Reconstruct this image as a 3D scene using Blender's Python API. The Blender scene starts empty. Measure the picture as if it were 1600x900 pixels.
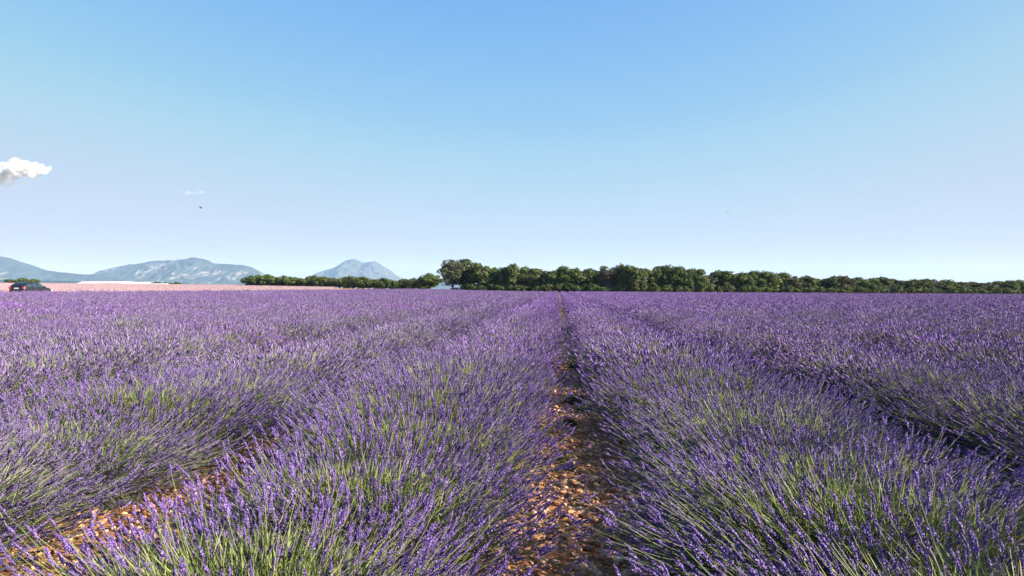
import bpy, bmesh, math, random
import numpy as np
from mathutils import Vector, Matrix, noise as mnoise

R = math.radians
sc = bpy.context.scene
col = sc.collection
random.seed(7)
RNG = np.random.default_rng(11)

# ------------------------------------------------------------------ camera
CAM_H = 1.25
cam_data = bpy.data.cameras.new('camera')
cam_data.lens = 25.9
cam_data.sensor_width = 36
cam_data.clip_start = 0.05
cam_data.clip_end = 60000
cam = bpy.data.objects.new('camera', cam_data)
col.objects.link(cam)
cam.location = (0, 0, CAM_H)
cam.rotation_euler = (R(90.35), 0, R(3.63))
sc.camera = cam

# ------------------------------------------------------------------ sky, sun, exposure
SUN_EL = 25.0
SUN_AZ = 98.0          # degrees clockwise from +Y (rows run along +Y)
w = bpy.data.worlds.new('World')
sc.world = w
w.use_nodes = True
wn = w.node_tree.nodes
wl = w.node_tree.links
wn.clear()
sky = wn.new('ShaderNodeTexSky')
sky.sky_type = 'NISHITA'
sky.sun_disc = False
sky.sun_elevation = R(SUN_EL)
sky.sun_rotation = R(SUN_AZ)
sky.altitude = 600
sky.air_density = 1.0
sky.dust_density = 2.0
sky.ozone_density = 2.0
bg = wn.new('ShaderNodeBackground')
bg.inputs['Strength'].default_value = 0.0688
wo = wn.new('ShaderNodeOutputWorld')
# the photograph's softer sky: each colour of the physical sky through a gentle curve
sep = wn.new('ShaderNodeSeparateColor')
cmb = wn.new('ShaderNodeCombineColor')
wl.new(sky.outputs[0], sep.inputs[0])
CURVES = ([(0, 0), (0.324, 0.206), (0.392, 0.262), (0.45, 0.305), (0.507, 0.36), (0.66, 0.455), (0.873, 0.525), (1.158, 0.555), (1.5, 0.57)],
          [(0, 0), (0.526, 0.457), (0.627, 0.525), (0.716, 0.57), (0.782, 0.61), (0.963, 0.64), (1.10, 0.635), (1.5, 0.625)],
          [(0, 0.4), (0.5, 0.74), (0.88, 0.845), (1.0, 0.84), (1.14, 0.82), (1.5, 0.80)])
for ch, cpts in enumerate(CURVES):
    a_ = wn.new('ShaderNodeMath'); a_.operation = 'MULTIPLY'; a_.inputs[1].default_value = 0.266 / 1.5
    fc = wn.new('ShaderNodeFloatCurve')
    cv = fc.mapping.curves[0]
    cv.points[0].location = (0, cpts[0][1]); cv.points[1].location = (1, cpts[-1][1])
    for x_, y_ in cpts[1:-1]:
        cv.points.new(x_ / 1.5, y_)
    fc.mapping.update()
    ml = wn.new('ShaderNodeMath'); ml.operation = 'MULTIPLY'; ml.inputs[1].default_value = 1 / 0.266
    wl.new(sep.outputs[ch], a_.inputs[0]); wl.new(a_.outputs[0], fc.inputs['Value']); wl.new(fc.outputs[0], ml.inputs[0]); wl.new(ml.outputs[0], cmb.inputs[ch])
wl.new(cmb.outputs[0], bg.inputs[0])
wl.new(bg.outputs[0], wo.inputs[0])

sd = bpy.data.lights.new('sun', 'SUN')
sd.energy = 5.0
sd.angle = R(0.53)
sd.color = (1.0, 0.93, 0.82)
sun = bpy.data.objects.new('sun', sd)
col.objects.link(sun)
sdir = Vector((math.sin(R(SUN_AZ)) * math.cos(R(SUN_EL)), math.cos(R(SUN_AZ)) * math.cos(R(SUN_EL)), math.sin(R(SUN_EL))))
sun.rotation_euler = sdir.to_track_quat('Z', 'Y').to_euler()
sun.location = (30, -20, 60)

sc.view_settings.view_transform = 'Standard'
sc.view_settings.look = 'None'
sc.view_settings.gamma = 1
sc.view_settings.exposure = 1.95
sc.cycles.max_bounces = 6
sc.cycles.diffuse_bounces = 1
sc.cycles.transmission_bounces = 3
sc.cycles.transparent_max_bounces = 24
sc.cycles.volume_bounces = 0
sc.cycles.use_denoising = True

# ------------------------------------------------------------------ helpers
def link(o, parent=None):
    col.objects.link(o)
    if parent is not None:
        o.parent = parent
    return o

def tag(o, label=None, cat=None, group=None, kind=None):
    if label: o['label'] = label
    if cat: o['category'] = cat
    if group: o['group'] = group
    if kind: o['kind'] = kind
    return o

def empty(name, loc=(0, 0, 0), rz=0.0):
    o = bpy.data.objects.new(name, None)
    o.empty_display_size = 0.1
    o.location = loc
    o.rotation_euler = (0, 0, rz)
    return link(o)

def np_mesh(name, verts, polys, mats, midx=None, smooth=False):
    """polys: list of integer arrays (n, k), one per polygon size; midx: matching list of material indices (arrays or ints)"""
    me = bpy.data.meshes.new(name)
    verts = np.asarray(verts, dtype=np.float32)
    me.vertices.add(len(verts))
    me.vertices.foreach_set('co', verts.ravel())
    polys = [np.asarray(p, dtype=np.int32) for p in polys if len(p)]
    nl = sum(p.size for p in polys)
    nf = sum(len(p) for p in polys)
    me.loops.add(nl)
    me.loops.foreach_set('vertex_index', np.concatenate([p.ravel() for p in polys]))
    me.polygons.add(nf)
    starts = []
    k = 0
    for p in polys:
        n, s = p.shape
        starts.append(k + np.arange(n, dtype=np.int32) * s)
        k += n * s
    me.polygons.foreach_set('loop_start', np.concatenate(starts))
    if midx is not None:
        mi = np.concatenate([np.full(len(p), m, dtype=np.int32) if np.isscalar(m) else np.asarray(m, dtype=np.int32) for p, m in zip(polys, midx)])
        me.polygons.foreach_set('material_index', mi)
    me.polygons.foreach_set('use_smooth', np.full(nf, smooth))
    for m in mats:
        me.materials.append(m)
    me.update(calc_edges=True)
    me.validate()
    return me

def bm_obj(name, bm, mat, parent=None, smooth=False):
    me = bpy.data.meshes.new(name)
    bmesh.ops.recalc_face_normals(bm, faces=bm.faces)
    bm.to_mesh(me)
    bm.free()
    for m in (mat if isinstance(mat, (list, tuple)) else [mat]):
        me.materials.append(m)
    if smooth:
        for p in me.polygons:
            p.use_smooth = True
    o = bpy.data.objects.new(name, me)
    return link(o, parent)

def frames(d, roll):
    """rotation matrices (n,3,3) whose third column is d"""
    d = d / np.linalg.norm(d, axis=1, keepdims=True)
    up = np.where(np.abs(d[:, 2:3]) > 0.95, np.array([[1.0, 0, 0]]), np.array([[0, 0, 1.0]]))
    x = np.cross(up, d)
    x /= np.linalg.norm(x, axis=1, keepdims=True)
    y = np.cross(d, x)
    c, s = np.cos(roll)[:, None], np.sin(roll)[:, None]
    return np.stack([x * c + y * s, -x * s + y * c, d], axis=2)

def stamp(tv, tf, M, P, S=None):
    """stamp a template (tv verts, tf faces) n times with matrices M, positions P"""
    n = len(P)
    if S is not None and S.ndim == 2:
        v = np.einsum('nij,nvj->nvi', M, tv[None] * S[:, None, :])
    else:
        v = np.einsum('nij,vj->nvi', M, tv)
        if S is not None:
            v = v * S[:, None, None]
    v = v + P[:, None, :]
    f = tf[None, :, :] + (np.arange(n) * len(tv))[:, None, None]
    return v.reshape(-1, 3), f.reshape(-1, tf.shape[1])

class Acc:
    def __init__(self):
        self.v, self.t, self.q, self.tm, self.qm, self.n = [], [], [], [], [], 0
    def add(self, v, f, m=0):
        f = np.asarray(f) + self.n
        self.v.append(np.asarray(v)); self.n += len(v)
        if f.shape[1] == 3:
            self.t.append(f); self.tm.append(np.full(len(f), m) if np.isscalar(m) else m)
        else:
            self.q.append(f); self.qm.append(np.full(len(f), m))
    def mesh(self, name, mats, smooth=False):
        P, M = [], []
        if self.t: P.append(np.concatenate(self.t)); M.append(np.concatenate(self.tm))
        if self.q: P.append(np.concatenate(self.q)); M.append(np.concatenate(self.qm))
        return np_mesh(name, np.concatenate(self.v), P, mats, M, smooth)

def sstep(a, b, x):
    t = np.clip((x - a) / (b - a), 0, 1)
    return t * t * (3 - 2 * t)

def gz(x, y):
    x = np.asarray(x, dtype=float); y = np.asarray(y, dtype=float)
    yy = np.clip(y, 0, 262)
    z = 1.05 * (yy / 235.0) ** 1.3 * np.clip(1 - x / 150.0, 0, 1.8)
    z = z + 0.5 * sstep(10, 50, -x) * sstep(0, 50, y)
    z = z + 0.5 * np.clip((y - 235) / 65.0, 0, 1) * sstep(40, 90, -x)
    z = z + 0.009 * np.clip(-x - 60, 0, 260)
    r = np.hypot(x, y)
    return z * (1 - 0.8 * sstep(420, 1500, r))

def gzf(x, y):
    return float(gz(x, y))

def ray_px(px, py):
    """direction of a photograph pixel (1600 wide) on the ground plan: metres sideways and up per metre along the rows"""
    u = (px - 800.0) / 1151.0
    s_, c_ = math.sin(R(3.63)), math.cos(R(3.63))
    a = (-s_ + u * c_) / (c_ + u * s_)
    b = (457.0 - py) / 1151.0 * (c_ - s_ * a)
    return a, b

# ------------------------------------------------------------------ materials
def mat(name):
    m = bpy.data.materials.new(name)
    m.use_nodes = True
    nt = m.node_tree
    nt.nodes.clear()
    out = nt.nodes.new('ShaderNodeOutputMaterial')
    return m, nt, out

def N(nt, t, **kw):
    n = nt.nodes.new(t)
    for k, v in kw.items():
        if k in n.inputs:
            n.inputs[k].default_value = v
        else:
            setattr(n, k, v)
    return n

def ramp(nt, fac, stops, k=0.85):
    stops = [(p, tuple(x * k for x in c)) for p, c in stops]
    r = nt.nodes.new('ShaderNodeValToRGB')
    e = r.color_ramp.elements
    while len(e) > 1:
        e.remove(e[-1])
    e[0].position = stops[0][0]; e[0].color = (*stops[0][1], 1)
    for p, c in stops[1:]:
        x = e.new(p); x.color = (*c, 1)
    nt.links.new(fac, r.inputs[0])
    return r.outputs[0]

def mixc(nt, fac, a, b, mode='MIX'):
    m = nt.nodes.new('ShaderNodeMix')
    m.data_type = 'RGBA'
    m.blend_type = mode
    for s, val in ((m.inputs[0], fac), (m.inputs[6], a), (m.inputs[7], b)):
        if isinstance(val, (int, float)):
            s.default_value = val
        elif isinstance(val, tuple):
            s.default_value = (*val, 1)
        else:
            nt.links.new(val, s)
    return m.outputs[2]

def math_n(nt, op, a, b=0.0, clamp=False):
    m = nt.nodes.new('ShaderNodeMath')
    m.operation = op
    m.use_clamp = clamp
    for i, v in enumerate((a, b)):
        if isinstance(v, (int, float)):
            m.inputs[i].default_value = v
        else:
            nt.links.new(v, m.inputs[i])
    return m.outputs[0]

def leafy_out(nt, out, colr, trans=0.25, rough=0.6, spec=0.25):
    p = N(nt, 'ShaderNodeBsdfPrincipled')
    p.inputs['Roughness'].default_value = rough
    p.inputs['Specular IOR Level'].default_value = spec
    nt.links.new(colr, p.inputs['Base Color'])
    if trans > 0:
        t = N(nt, 'ShaderNodeBsdfTranslucent')
        nt.links.new(colr, t.inputs[0])
        mx = N(nt, 'ShaderNodeMixShader')
        mx.inputs[0].default_value = trans
        nt.links.new(p.outputs[0], mx.inputs[1])
        nt.links.new(t.outputs[0], mx.inputs[2])
        nt.links.new(mx.outputs[0], out.inputs[0])
    else:
        nt.links.new(p.outputs[0], out.inputs[0])

def island_mat(name, stops, trans=0.2, plant_stops=None, noise_scale=None, plant_fac=0.5, rough=0.65, spec=0.2):
    """colour varied from piece to piece, then from plant to plant"""
    m, nt, out = mat(name)
    g = N(nt, 'ShaderNodeNewGeometry')
    f = g.outputs['Random Per Island']
    if noise_scale:
        tc = N(nt, 'ShaderNodeTexCoord')
        no = N(nt, 'ShaderNodeTexNoise')
        no.inputs['Scale'].default_value = noise_scale
        no.inputs['Detail'].default_value = 2
        nt.links.new(tc.outputs['Object'], no.inputs['Vector'])
        k = math_n(nt, 'MULTIPLY', math_n(nt, 'SUBTRACT', no.outputs[0], 0.5), 0.9)
        f = math_n(nt, 'ADD', math_n(nt, 'MULTIPLY', f, 0.8), k, clamp=True)
    c = ramp(nt, f, stops)
    if plant_stops:
        oi = N(nt, 'ShaderNodeObjectInfo')
        c2 = ramp(nt, oi.outputs['Random'], plant_stops, 1.0)
        c = mixc(nt, plant_fac, c, c2, 'MULTIPLY')
    leafy_out(nt, out, c, trans, rough, spec)
    return m

PLANT_TINT = [(0.0, (1, 1, 1)), (0.3, (0.85, 0.86, 0.9)), (0.55, (1.12, 1.05, 1.1)), (0.8, (0.95, 1.0, 0.92)), (1.0, (1.1, 1.02, 1.0))]
FL = [(0.0, (0.07, 0.038, 0.14)), (0.35, (0.155, 0.088, 0.27)), (0.62, (0.235, 0.14, 0.39)), (0.82, (0.35, 0.23, 0.52)), (0.93, (0.28, 0.23, 0.26)), (1.0, (0.46, 0.37, 0.54))]
SP = [(0.0, (0.08, 0.045, 0.16)), (0.4, (0.16, 0.09, 0.285)), (0.7, (0.25, 0.15, 0.39)), (0.9, (0.34, 0.235, 0.46)), (1.0, (0.34, 0.29, 0.30))]
ST = [(0.0, (0.08, 0.12, 0.03)), (0.4, (0.17, 0.22, 0.06)), (0.75, (0.27, 0.31, 0.11)), (1.0, (0.40, 0.35, 0.20))]
def greyed(stops, g, k):      # the paler, greyer lavender of the left-hand rows
    out = []
    for p, c in stops:
        l = sum(c) / 3
        out.append((p, tuple((x * (1 - g) + l * g) * k for x in c)))
    return out
def dim(stops, k):
    return [(p, tuple(x * k for x in c)) for p, c in stops]
FL, SP, ST = dim(FL, 0.86), dim(SP, 0.88), dim(ST, 0.80)
FL = [(p, (c[0] * 1.0, c[1] * 0.95, c[2] * 1.22)) for p, c in FL]
SP = [(p, (c[0] * 1.06, c[1] * 0.98, c[2] * 1.06)) for p, c in SP]
M_FLORET = island_mat('lavender_floret', FL, 0.04, PLANT_TINT, plant_fac=0.8)
M_SPIKE = island_mat('lavender_spike', SP, 0.04, PLANT_TINT, plant_fac=0.8, noise_scale=60)
M_STEM = island_mat('lavender_stem', ST, 0.05, PLANT_TINT, plant_fac=0.6)
M_CALYX = island_mat('lavender_calyx', [(0.0, (0.07, 0.045, 0.12)), (1.0, (0.13, 0.085, 0.20))], 0.0)
M_FLORET_P = island_mat('pale_lavender_floret', greyed(FL, 0.26, 1.08), 0.12, PLANT_TINT, plant_fac=0.8)
M_SPIKE_P = island_mat('pale_lavender_spike', greyed(SP, 0.26, 1.0), 0.1, PLANT_TINT, plant_fac=0.8, noise_scale=60)
M_STEM_P = island_mat('pale_lavender_stem', [(p, (c[0] * 1.15 + .05, c[1] * 1.12 + .05, c[2] * 1.35 + .06)) for p, c in ST], 0.12, PLANT_TINT, plant_fac=0.6)
M_LEAF = island_mat('lavender_leaf', [(0.0, (0.07, 0.11, 0.025)), (0.5, (0.13, 0.17, 0.045)), (0.85, (0.23, 0.26, 0.085)), (1.0, (0.32, 0.28, 0.13))], 0.15)
M_LEAF_P = island_mat('pale_lavender_leaf', [(0.0, (0.09, 0.12, 0.045)), (0.5, (0.19, 0.23, 0.09)), (0.85, (0.30, 0.33, 0.15)), (1.0, (0.34, 0.29, 0.18))], 0.15)
M_OLD_SHADE = island_mat('old_stalks_shade', [(0.0, (0.05, 0.055, 0.025)), (0.5, (0.10, 0.11, 0.05)), (0.85, (0.17, 0.17, 0.08)), (1.0, (0.24, 0.20, 0.12))], 0.05)  # old stalks low on the flanks, colour darkened to paint furrow shade
M_CORE = island_mat('lavender_heart_shade', [(0.0, (0.025, 0.028, 0.014)), (1.0, (0.055, 0.05, 0.03))], 0.0, noise_scale=30)  # woody heart, its brown darkened to paint in flank shade
M_SAGE = island_mat('sage_bloom', [(0.0, (0.27, 0.17, 0.20)), (0.5, (0.44, 0.31, 0.34)), (1.0, (0.60, 0.45, 0.47))], 0.2, PLANT_TINT, plant_fac=0.5)
M_SAGE_STEM = island_mat('sage_stem', [(0.0, (0.42, 0.36, 0.22)), (1.0, (0.60, 0.46, 0.36))], 0.15)

def ground_mat(name, base, dark, pale, s1=0.6, s2=9, bump=0.5, bdist=0.03):
    m, nt, out = mat(name)
    tc = N(nt, 'ShaderNodeTexCoord')
    n1 = N(nt, 'ShaderNodeTexNoise'); n1.inputs['Scale'].default_value = s1; n1.inputs['Detail'].default_value = 6
    n2 = N(nt, 'ShaderNodeTexNoise'); n2.inputs['Scale'].default_value = s2; n2.inputs['Detail'].default_value = 8; n2.inputs['Roughness'].default_value = 0.7
    v = N(nt, 'ShaderNodeTexVoronoi'); v.inputs['Scale'].default_value = s2 * 3
    for n in (n1, n2, v):
        nt.links.new(tc.outputs['Object'], n.inputs['Vector'])
    c = ramp(nt, n2.outputs[0], [(0.3, dark), (0.5, base), (0.72, pale)])
    c = mixc(nt, math_n(nt, 'MULTIPLY', n1.outputs[0], 0.5), c, dark)
    p = N(nt, 'ShaderNodeBsdfPrincipled'); p.inputs['Roughness'].default_value = 0.95; p.inputs['Specular IOR Level'].default_value = 0.1
    nt.links.new(c, p.inputs['Base Color'])
    b = N(nt, 'ShaderNodeBump'); b.inputs['Strength'].default_value = bump; b.inputs['Distance'].default_value = bdist
    hgt = math_n(nt, 'ADD', n2.outputs[0], math_n(nt, 'MULTIPLY', v.outputs['Distance'], -0.5))
    nt.links.new(hgt, b.inputs['Height'])
    nt.links.new(b.outputs[0], p.inputs['Normal'])
    nt.links.new(p.outputs[0], out.inputs[0])
    return m

M_SOIL = ground_mat('red_soil', (0.34, 0.155, 0.065), (0.14, 0.055, 0.024), (0.52, 0.27, 0.13))
M_PLAIN = ground_mat('dry_plain', (0.36, 0.27, 0.15), (0.22, 0.19, 0.09), (0.48, 0.38, 0.24), 0.01, 0.2, 0.2)
M_TRACK = ground_mat('chalky_track', (0.55, 0.42, 0.31), (0.38, 0.27, 0.19), (0.66, 0.55, 0.44), 0.5, 5)

def stone_mat():
    m, nt, out = mat('limestone_pebble')
    g = N(nt, 'ShaderNodeNewGeometry')
    oi = N(nt, 'ShaderNodeObjectInfo')
    f = math_n(nt, 'FRACT', math_n(nt, 'ADD', g.outputs['Random Per Island'], oi.outputs['Random']))
    c = ramp(nt, f, [(0, (0.24, 0.105, 0.045)), (0.35, (0.46, 0.23, 0.11)), (0.7, (0.62, 0.36, 0.19)), (0.92, (0.70, 0.47, 0.29)), (1, (0.74, 0.58, 0.42))])
    tc = N(nt, 'ShaderNodeTexCoord')
    n = N(nt, 'ShaderNodeTexNoise'); n.inputs['Scale'].default_value = 60; n.inputs['Detail'].default_value = 4
    nt.links.new(tc.outputs['Object'], n.inputs['Vector'])
    c = mixc(nt, math_n(nt, 'MULTIPLY', n.outputs[0], 0.6), c, (0.36, 0.17, 0.09))
    b = N(nt, 'ShaderNodeBump'); b.inputs['Strength'].default_value = 0.5; b.inputs['Distance'].default_value = 0.004
    nt.links.new(n.outputs[0], b.inputs['Height'])
    p = N(nt, 'ShaderNodeBsdfPrincipled'); p.inputs['Roughness'].default_value = 0.85; p.inputs['Specular IOR Level'].default_value = 0.2
    nt.links.new(c, p.inputs['Base Color']); nt.links.new(b.outputs[0], p.inputs['Normal'])
    nt.links.new(p.outputs[0], out.inputs[0])
    return m
M_STONE = stone_mat()

def simple(name, c, rough=0.5, metal=0.0, spec=0.5, coat=0.0, noise=0.0, nscale=20):
    m, nt, out = mat(name)
    p = N(nt, 'ShaderNodeBsdfPrincipled')
    p.inputs['Roughness'].default_value = rough
    p.inputs['Metallic'].default_value = metal
    p.inputs['Specular IOR Level'].default_value = spec
    p.inputs['Coat Weight'].default_value = coat
    tc = N(nt, 'ShaderNodeTexCoord')
    n = N(nt, 'ShaderNodeTexNoise'); n.inputs['Scale'].default_value = nscale; n.inputs['Detail'].default_value = 4
    nt.links.new(tc.outputs['Object'], n.inputs['Vector'])
    dk = tuple(x * (1 - noise) for x in c)
    nt.links.new(mixc(nt, n.outputs[0], c, dk), p.inputs['Base Color'])
    nt.links.new(p.outputs[0], out.inputs[0])
    return m

M_BARK = simple('bark', (0.16, 0.13, 0.10), 0.9, noise=0.5, nscale=6)
M_OAKS = [
    island_mat('oak_leaves', [(0, (0.035, 0.055, 0.014)), (0.5, (0.095, 0.14, 0.028)), (1, (0.20, 0.24, 0.055))], 0.2, PLANT_TINT, plant_fac=0.6, noise_scale=0.7),
    island_mat('oak_leaves_olive', [(0, (0.04, 0.055, 0.016)), (0.5, (0.095, 0.122, 0.032)), (1, (0.18, 0.20, 0.055))], 0.2, PLANT_TINT, plant_fac=0.6, noise_scale=0.7),
    island_mat('oak_leaves_brown', [(0, (0.045, 0.045, 0.022)), (0.5, (0.09, 0.088, 0.042)), (1, (0.14, 0.135, 0.065))], 0.2, PLANT_TINT, plant_fac=0.6, noise_scale=0.7),
    island_mat('oak_leaves_grey', [(0, (0.045, 0.055, 0.025)), (0.5, (0.085, 0.10, 0.045)), (1, (0.14, 0.155, 0.075))], 0.2, noise_scale=0.7)]
M_WEED = island_mat('weed_leaves', [(0, (0.025, 0.055, 0.015)), (0.5, (0.05, 0.095, 0.025)), (1, (0.10, 0.15, 0.04))], 0.3)
M_WEEDY = island_mat('weed_leaves_yellow', [(0, (0.09, 0.15, 0.02)), (0.5, (0.20, 0.26, 0.045)), (1, (0.34, 0.34, 0.09))], 0.3)

# ------------------------------------------------------------------ large structure: ground
def axis(fine, step, far):
    a = list(np.arange(0, fine + 1e-6, step))
    s = step
    while a[-1] < far:
        s *= 1.35
        a.append(a[-1] + s)
    return np.array(a)

ax = axis(340, 5.0, 13500)
gx = np.concatenate([-ax[:0:-1], ax])
gy = np.concatenate([-axis(30, 5.0, 3000)[:0:-1], axis(340, 5.0, 13500)])
X, Y = np.meshgrid(gx, gy)
V = np.stack([X.ravel(), Y.ravel(), gz(X, Y).ravel() - 0.03], 1)
nx, ny = len(gx), len(gy)
ii = (np.arange(ny - 1)[:, None] * nx + np.arange(nx - 1)[None, :]).ravel()
F = np.stack([ii, ii + 1, ii + nx + 1, ii + nx], 1)

def big_ground_mat():
    m, nt, out = mat('ground_soil')
    # soil close by, dry pasture far off
    tc = N(nt, 'ShaderNodeTexCoord')
    n2 = N(nt, 'ShaderNodeTexNoise'); n2.inputs['Scale'].default_value = 3; n2.inputs['Detail'].default_value = 8; n2.inputs['Roughness'].default_value = 0.7
    nf = N(nt, 'ShaderNodeTexNoise'); nf.inputs['Scale'].default_value = 0.004; nf.inputs['Detail'].default_value = 5
    for n in (n2, nf):
        nt.links.new(tc.outputs['Object'], n.inputs['Vector'])
    c = ramp(nt, n2.outputs[0], [(0.3, (0.22, 0.115, 0.06)), (0.5, (0.40, 0.23, 0.13)), (0.7, (0.54, 0.35, 0.22))])
    cf = ramp(nt, nf.outputs[0], [(0.35, (0.10, 0.12, 0.05)), (0.5, (0.34, 0.27, 0.14)), (0.65, (0.42, 0.36, 0.22))])
    ln = N(nt, 'ShaderNodeVectorMath'); ln.operation = 'LENGTH'
    nt.links.new(tc.outputs['Object'], ln.inputs[0])
    mr = N(nt, 'ShaderNodeMapRange'); mr.inputs['From Min'].default_value = 330; mr.inputs['From Max'].default_value = 420
    nt.links.new(ln.outputs['Value'], mr.inputs['Value'])
    c = mixc(nt, mr.outputs[0], c, cf)
    p = N(nt, 'ShaderNodeBsdfPrincipled'); p.inputs['Roughness'].default_value = 0.95; p.inputs['Specular IOR Level'].default_value = 0.1
    nt.links.new(c, p.inputs['Base Color'])
    b = N(nt, 'ShaderNodeBump'); b.inputs['Strength'].default_value = 0.6; b.inputs['Distance'].default_value = 0.04
    nt.links.new(n2.outputs[0], b.inputs['Height']); nt.links.new(b.outputs[0], p.inputs['Normal'])
    nt.links.new(p.outputs[0], out.inputs[0])
    return m
ground = link(bpy.data.objects.new('ground', np_mesh('ground', V, [F], [big_ground_mat()], [0], True)))
tag(ground, kind='structure')

def sheet(name, xs, ys, off, m, bump=None):
    X, Y = np.meshgrid(xs, ys)
    Z = gz(X, Y) + off
    if bump is not None:
        Z = Z + bump(X, Y)
    V = np.stack([X.ravel(), Y.ravel(), Z.ravel()], 1)
    nx, ny = len(xs), len(ys)
    ii = (np.arange(ny - 1)[:, None] * nx + np.arange(nx - 1)[None, :]).ravel()
    F = np.stack([ii, ii + 1, ii + nx + 1, ii + nx], 1)
    o = link(bpy.data.objects.new(name, np_mesh(name, V, [F], [m], [0], True)))
    return tag(o, kind='structure')

sheet('track', np.arange(-58.5, -50.9, 1.5), np.arange(10, 262, 5.0), 0.012, M_TRACK)

# the stony gaps between the rows close by
PATH_X = 0.13
ROW = 2.25
def clods(X, Y):
    Z = np.zeros_like(X)
    it = np.nditer([X, Y], flags=['multi_index'])
    for a, b in it:
        p = Vector((float(a) * 7, float(b) * 7, 0))
        Z[it.multi_index] = 0.030 * mnoise.noise(p) + 0.016 * mnoise.noise(p * 3.1) + 0.012 * abs(mnoise.noise(p * 0.35))
    return Z
paths = []
for k, (y0, y1, half) in ((0, (1.9, 13.0, 0.6)), (-1, (1.2, 9.0, 0.75)), (1, (2.5, 9.0, 0.5))):
    cx = PATH_X + k * ROW
    nm = 'path'
    o = sheet(nm, np.arange(cx - half, cx + half + 0.001, 0.045), np.arange(y0, y1, 0.045), 0.008, M_SOIL, clods)
    paths.append((o, cx, y0, y1, half))

# ------------------------------------------------------------------ mountains and hills, far off
def rock_mat(name, green, rock, thr, sc1):
    m, nt, out = mat(name)
    tc = N(nt, 'ShaderNodeTexCoord')
    g = N(nt, 'ShaderNodeNewGeometry')
    mp = N(nt, 'ShaderNodeMapping'); mp.inputs['Scale'].default_value = (1, 1, 2.2)
    nt.links.new(tc.outputs['Object'], mp.inputs[0])
    n1 = N(nt, 'ShaderNodeTexNoise'); n1.inputs['Scale'].default_value = sc1; n1.inputs['Detail'].default_value = 7; n1.inputs['Roughness'].default_value = 0.62
    n2 = N(nt, 'ShaderNodeTexNoise'); n2.inputs['Scale'].default_value = sc1 * 5; n2.inputs['Detail'].default_value = 6
    nt.links.new(mp.outputs[0], n1.inputs['Vector']); nt.links.new(mp.outputs[0], n2.inputs['Vector'])
    s = N(nt, 'ShaderNodeSeparateXYZ'); nt.links.new(g.outputs['Normal'], s.inputs[0])
    steep = math_n(nt, 'SUBTRACT', 1.0, s.outputs[2])
    f = math_n(nt, 'ADD', math_n(nt, 'ADD', math_n(nt, 'MULTIPLY', n1.outputs[0], 1.2), math_n(nt, 'MULTIPLY', n2.outputs[0], 0.35)), math_n(nt, 'MULTIPLY', steep, 0.5))
    mr = N(nt, 'ShaderNodeMapRange'); mr.inputs['From Min'].default_value = thr; mr.inputs['From Max'].default_value = thr + 0.16
    nt.links.new(f, mr.inputs['Value'])
    gc = ramp(nt, n2.outputs[0], [(0.3, tuple(c * 0.7 for c in green)), (0.7, green)])
    c = mixc(nt, mr.outputs[0], gc, rock)
    p = N(nt, 'ShaderNodeBsdfPrincipled'); p.inputs['Roughness'].default_value = 1; p.inputs['Specular IOR Level'].default_value = 0
    nt.links.new(c, p.inputs['Base Color']); nt.links.new(p.outputs[0], out.inputs[0])
    return m
M_MTN = rock_mat('wooded_limestone', (0.035, 0.05, 0.04), (0.165, 0.16, 0.16), 0.90, 0.0022)
M_PEAK = rock_mat('bare_summit', (0.06, 0.075, 0.07), (0.22, 0.21, 0.20), 0.98, 0.0022)

def mountain(name, prof, D, depth, material, seed, rough=0.16, name_kind='structure', nx=260, ny=70):
    """prof: skyline as (photo x, photo y) read from the photograph; D: distance along the rows; a real massif is raised behind and before that crest"""
    px = np.array([p[0] for p in prof], float); pyv = np.array([p[1] for p in prof], float)
    xs = np.linspace(px[0], px[-1], nx)
    ar, br = ray_px(xs, np.interp(xs, px, pyv))
    wx = ar * D
    hz = br * D
    t = np.linspace(-1, 1, ny)
    V = np.zeros((ny, nx, 3))
    for j, tj in enumerate(t):
        for i in range(nx):
            x = wx[i]; y = D + tj * depth
            fall = (1 - abs(tj)) ** (0.9 if tj < 0 else 1.2)
            p = Vector((x * 0.0016 + seed, y * 0.0016, seed * 2.0))
            rid = 1 - abs(mnoise.fractal(p, 0.9, 2.1, 6)) * 1.6
            side = 1 - (1 - min(1, abs(tj) * 3.5)) ** 2
            z = hz[i] * fall * (1 - rough * 2.2 * side * (1 - rid))
            z += hz[i] * 0.018 * mnoise.fractal(p * 9, 0.8, 2.0, 4)
            V[j, i] = (x * (1 + 0.0 * tj), y, max(z, -2) - 3 * (abs(tj) > 0.98))
    ii = (np.arange(ny - 1)[:, None] * nx + np.arange(nx - 1)[None, :]).ravel()
    F = np.stack([ii, ii + 1, ii + nx + 1, ii + nx], 1)
    o = link(bpy.data.objects.new(name, np_mesh(name, V.reshape(-1, 3), [F], [material], [0], False)))
    return tag(o, kind='structure')

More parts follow.
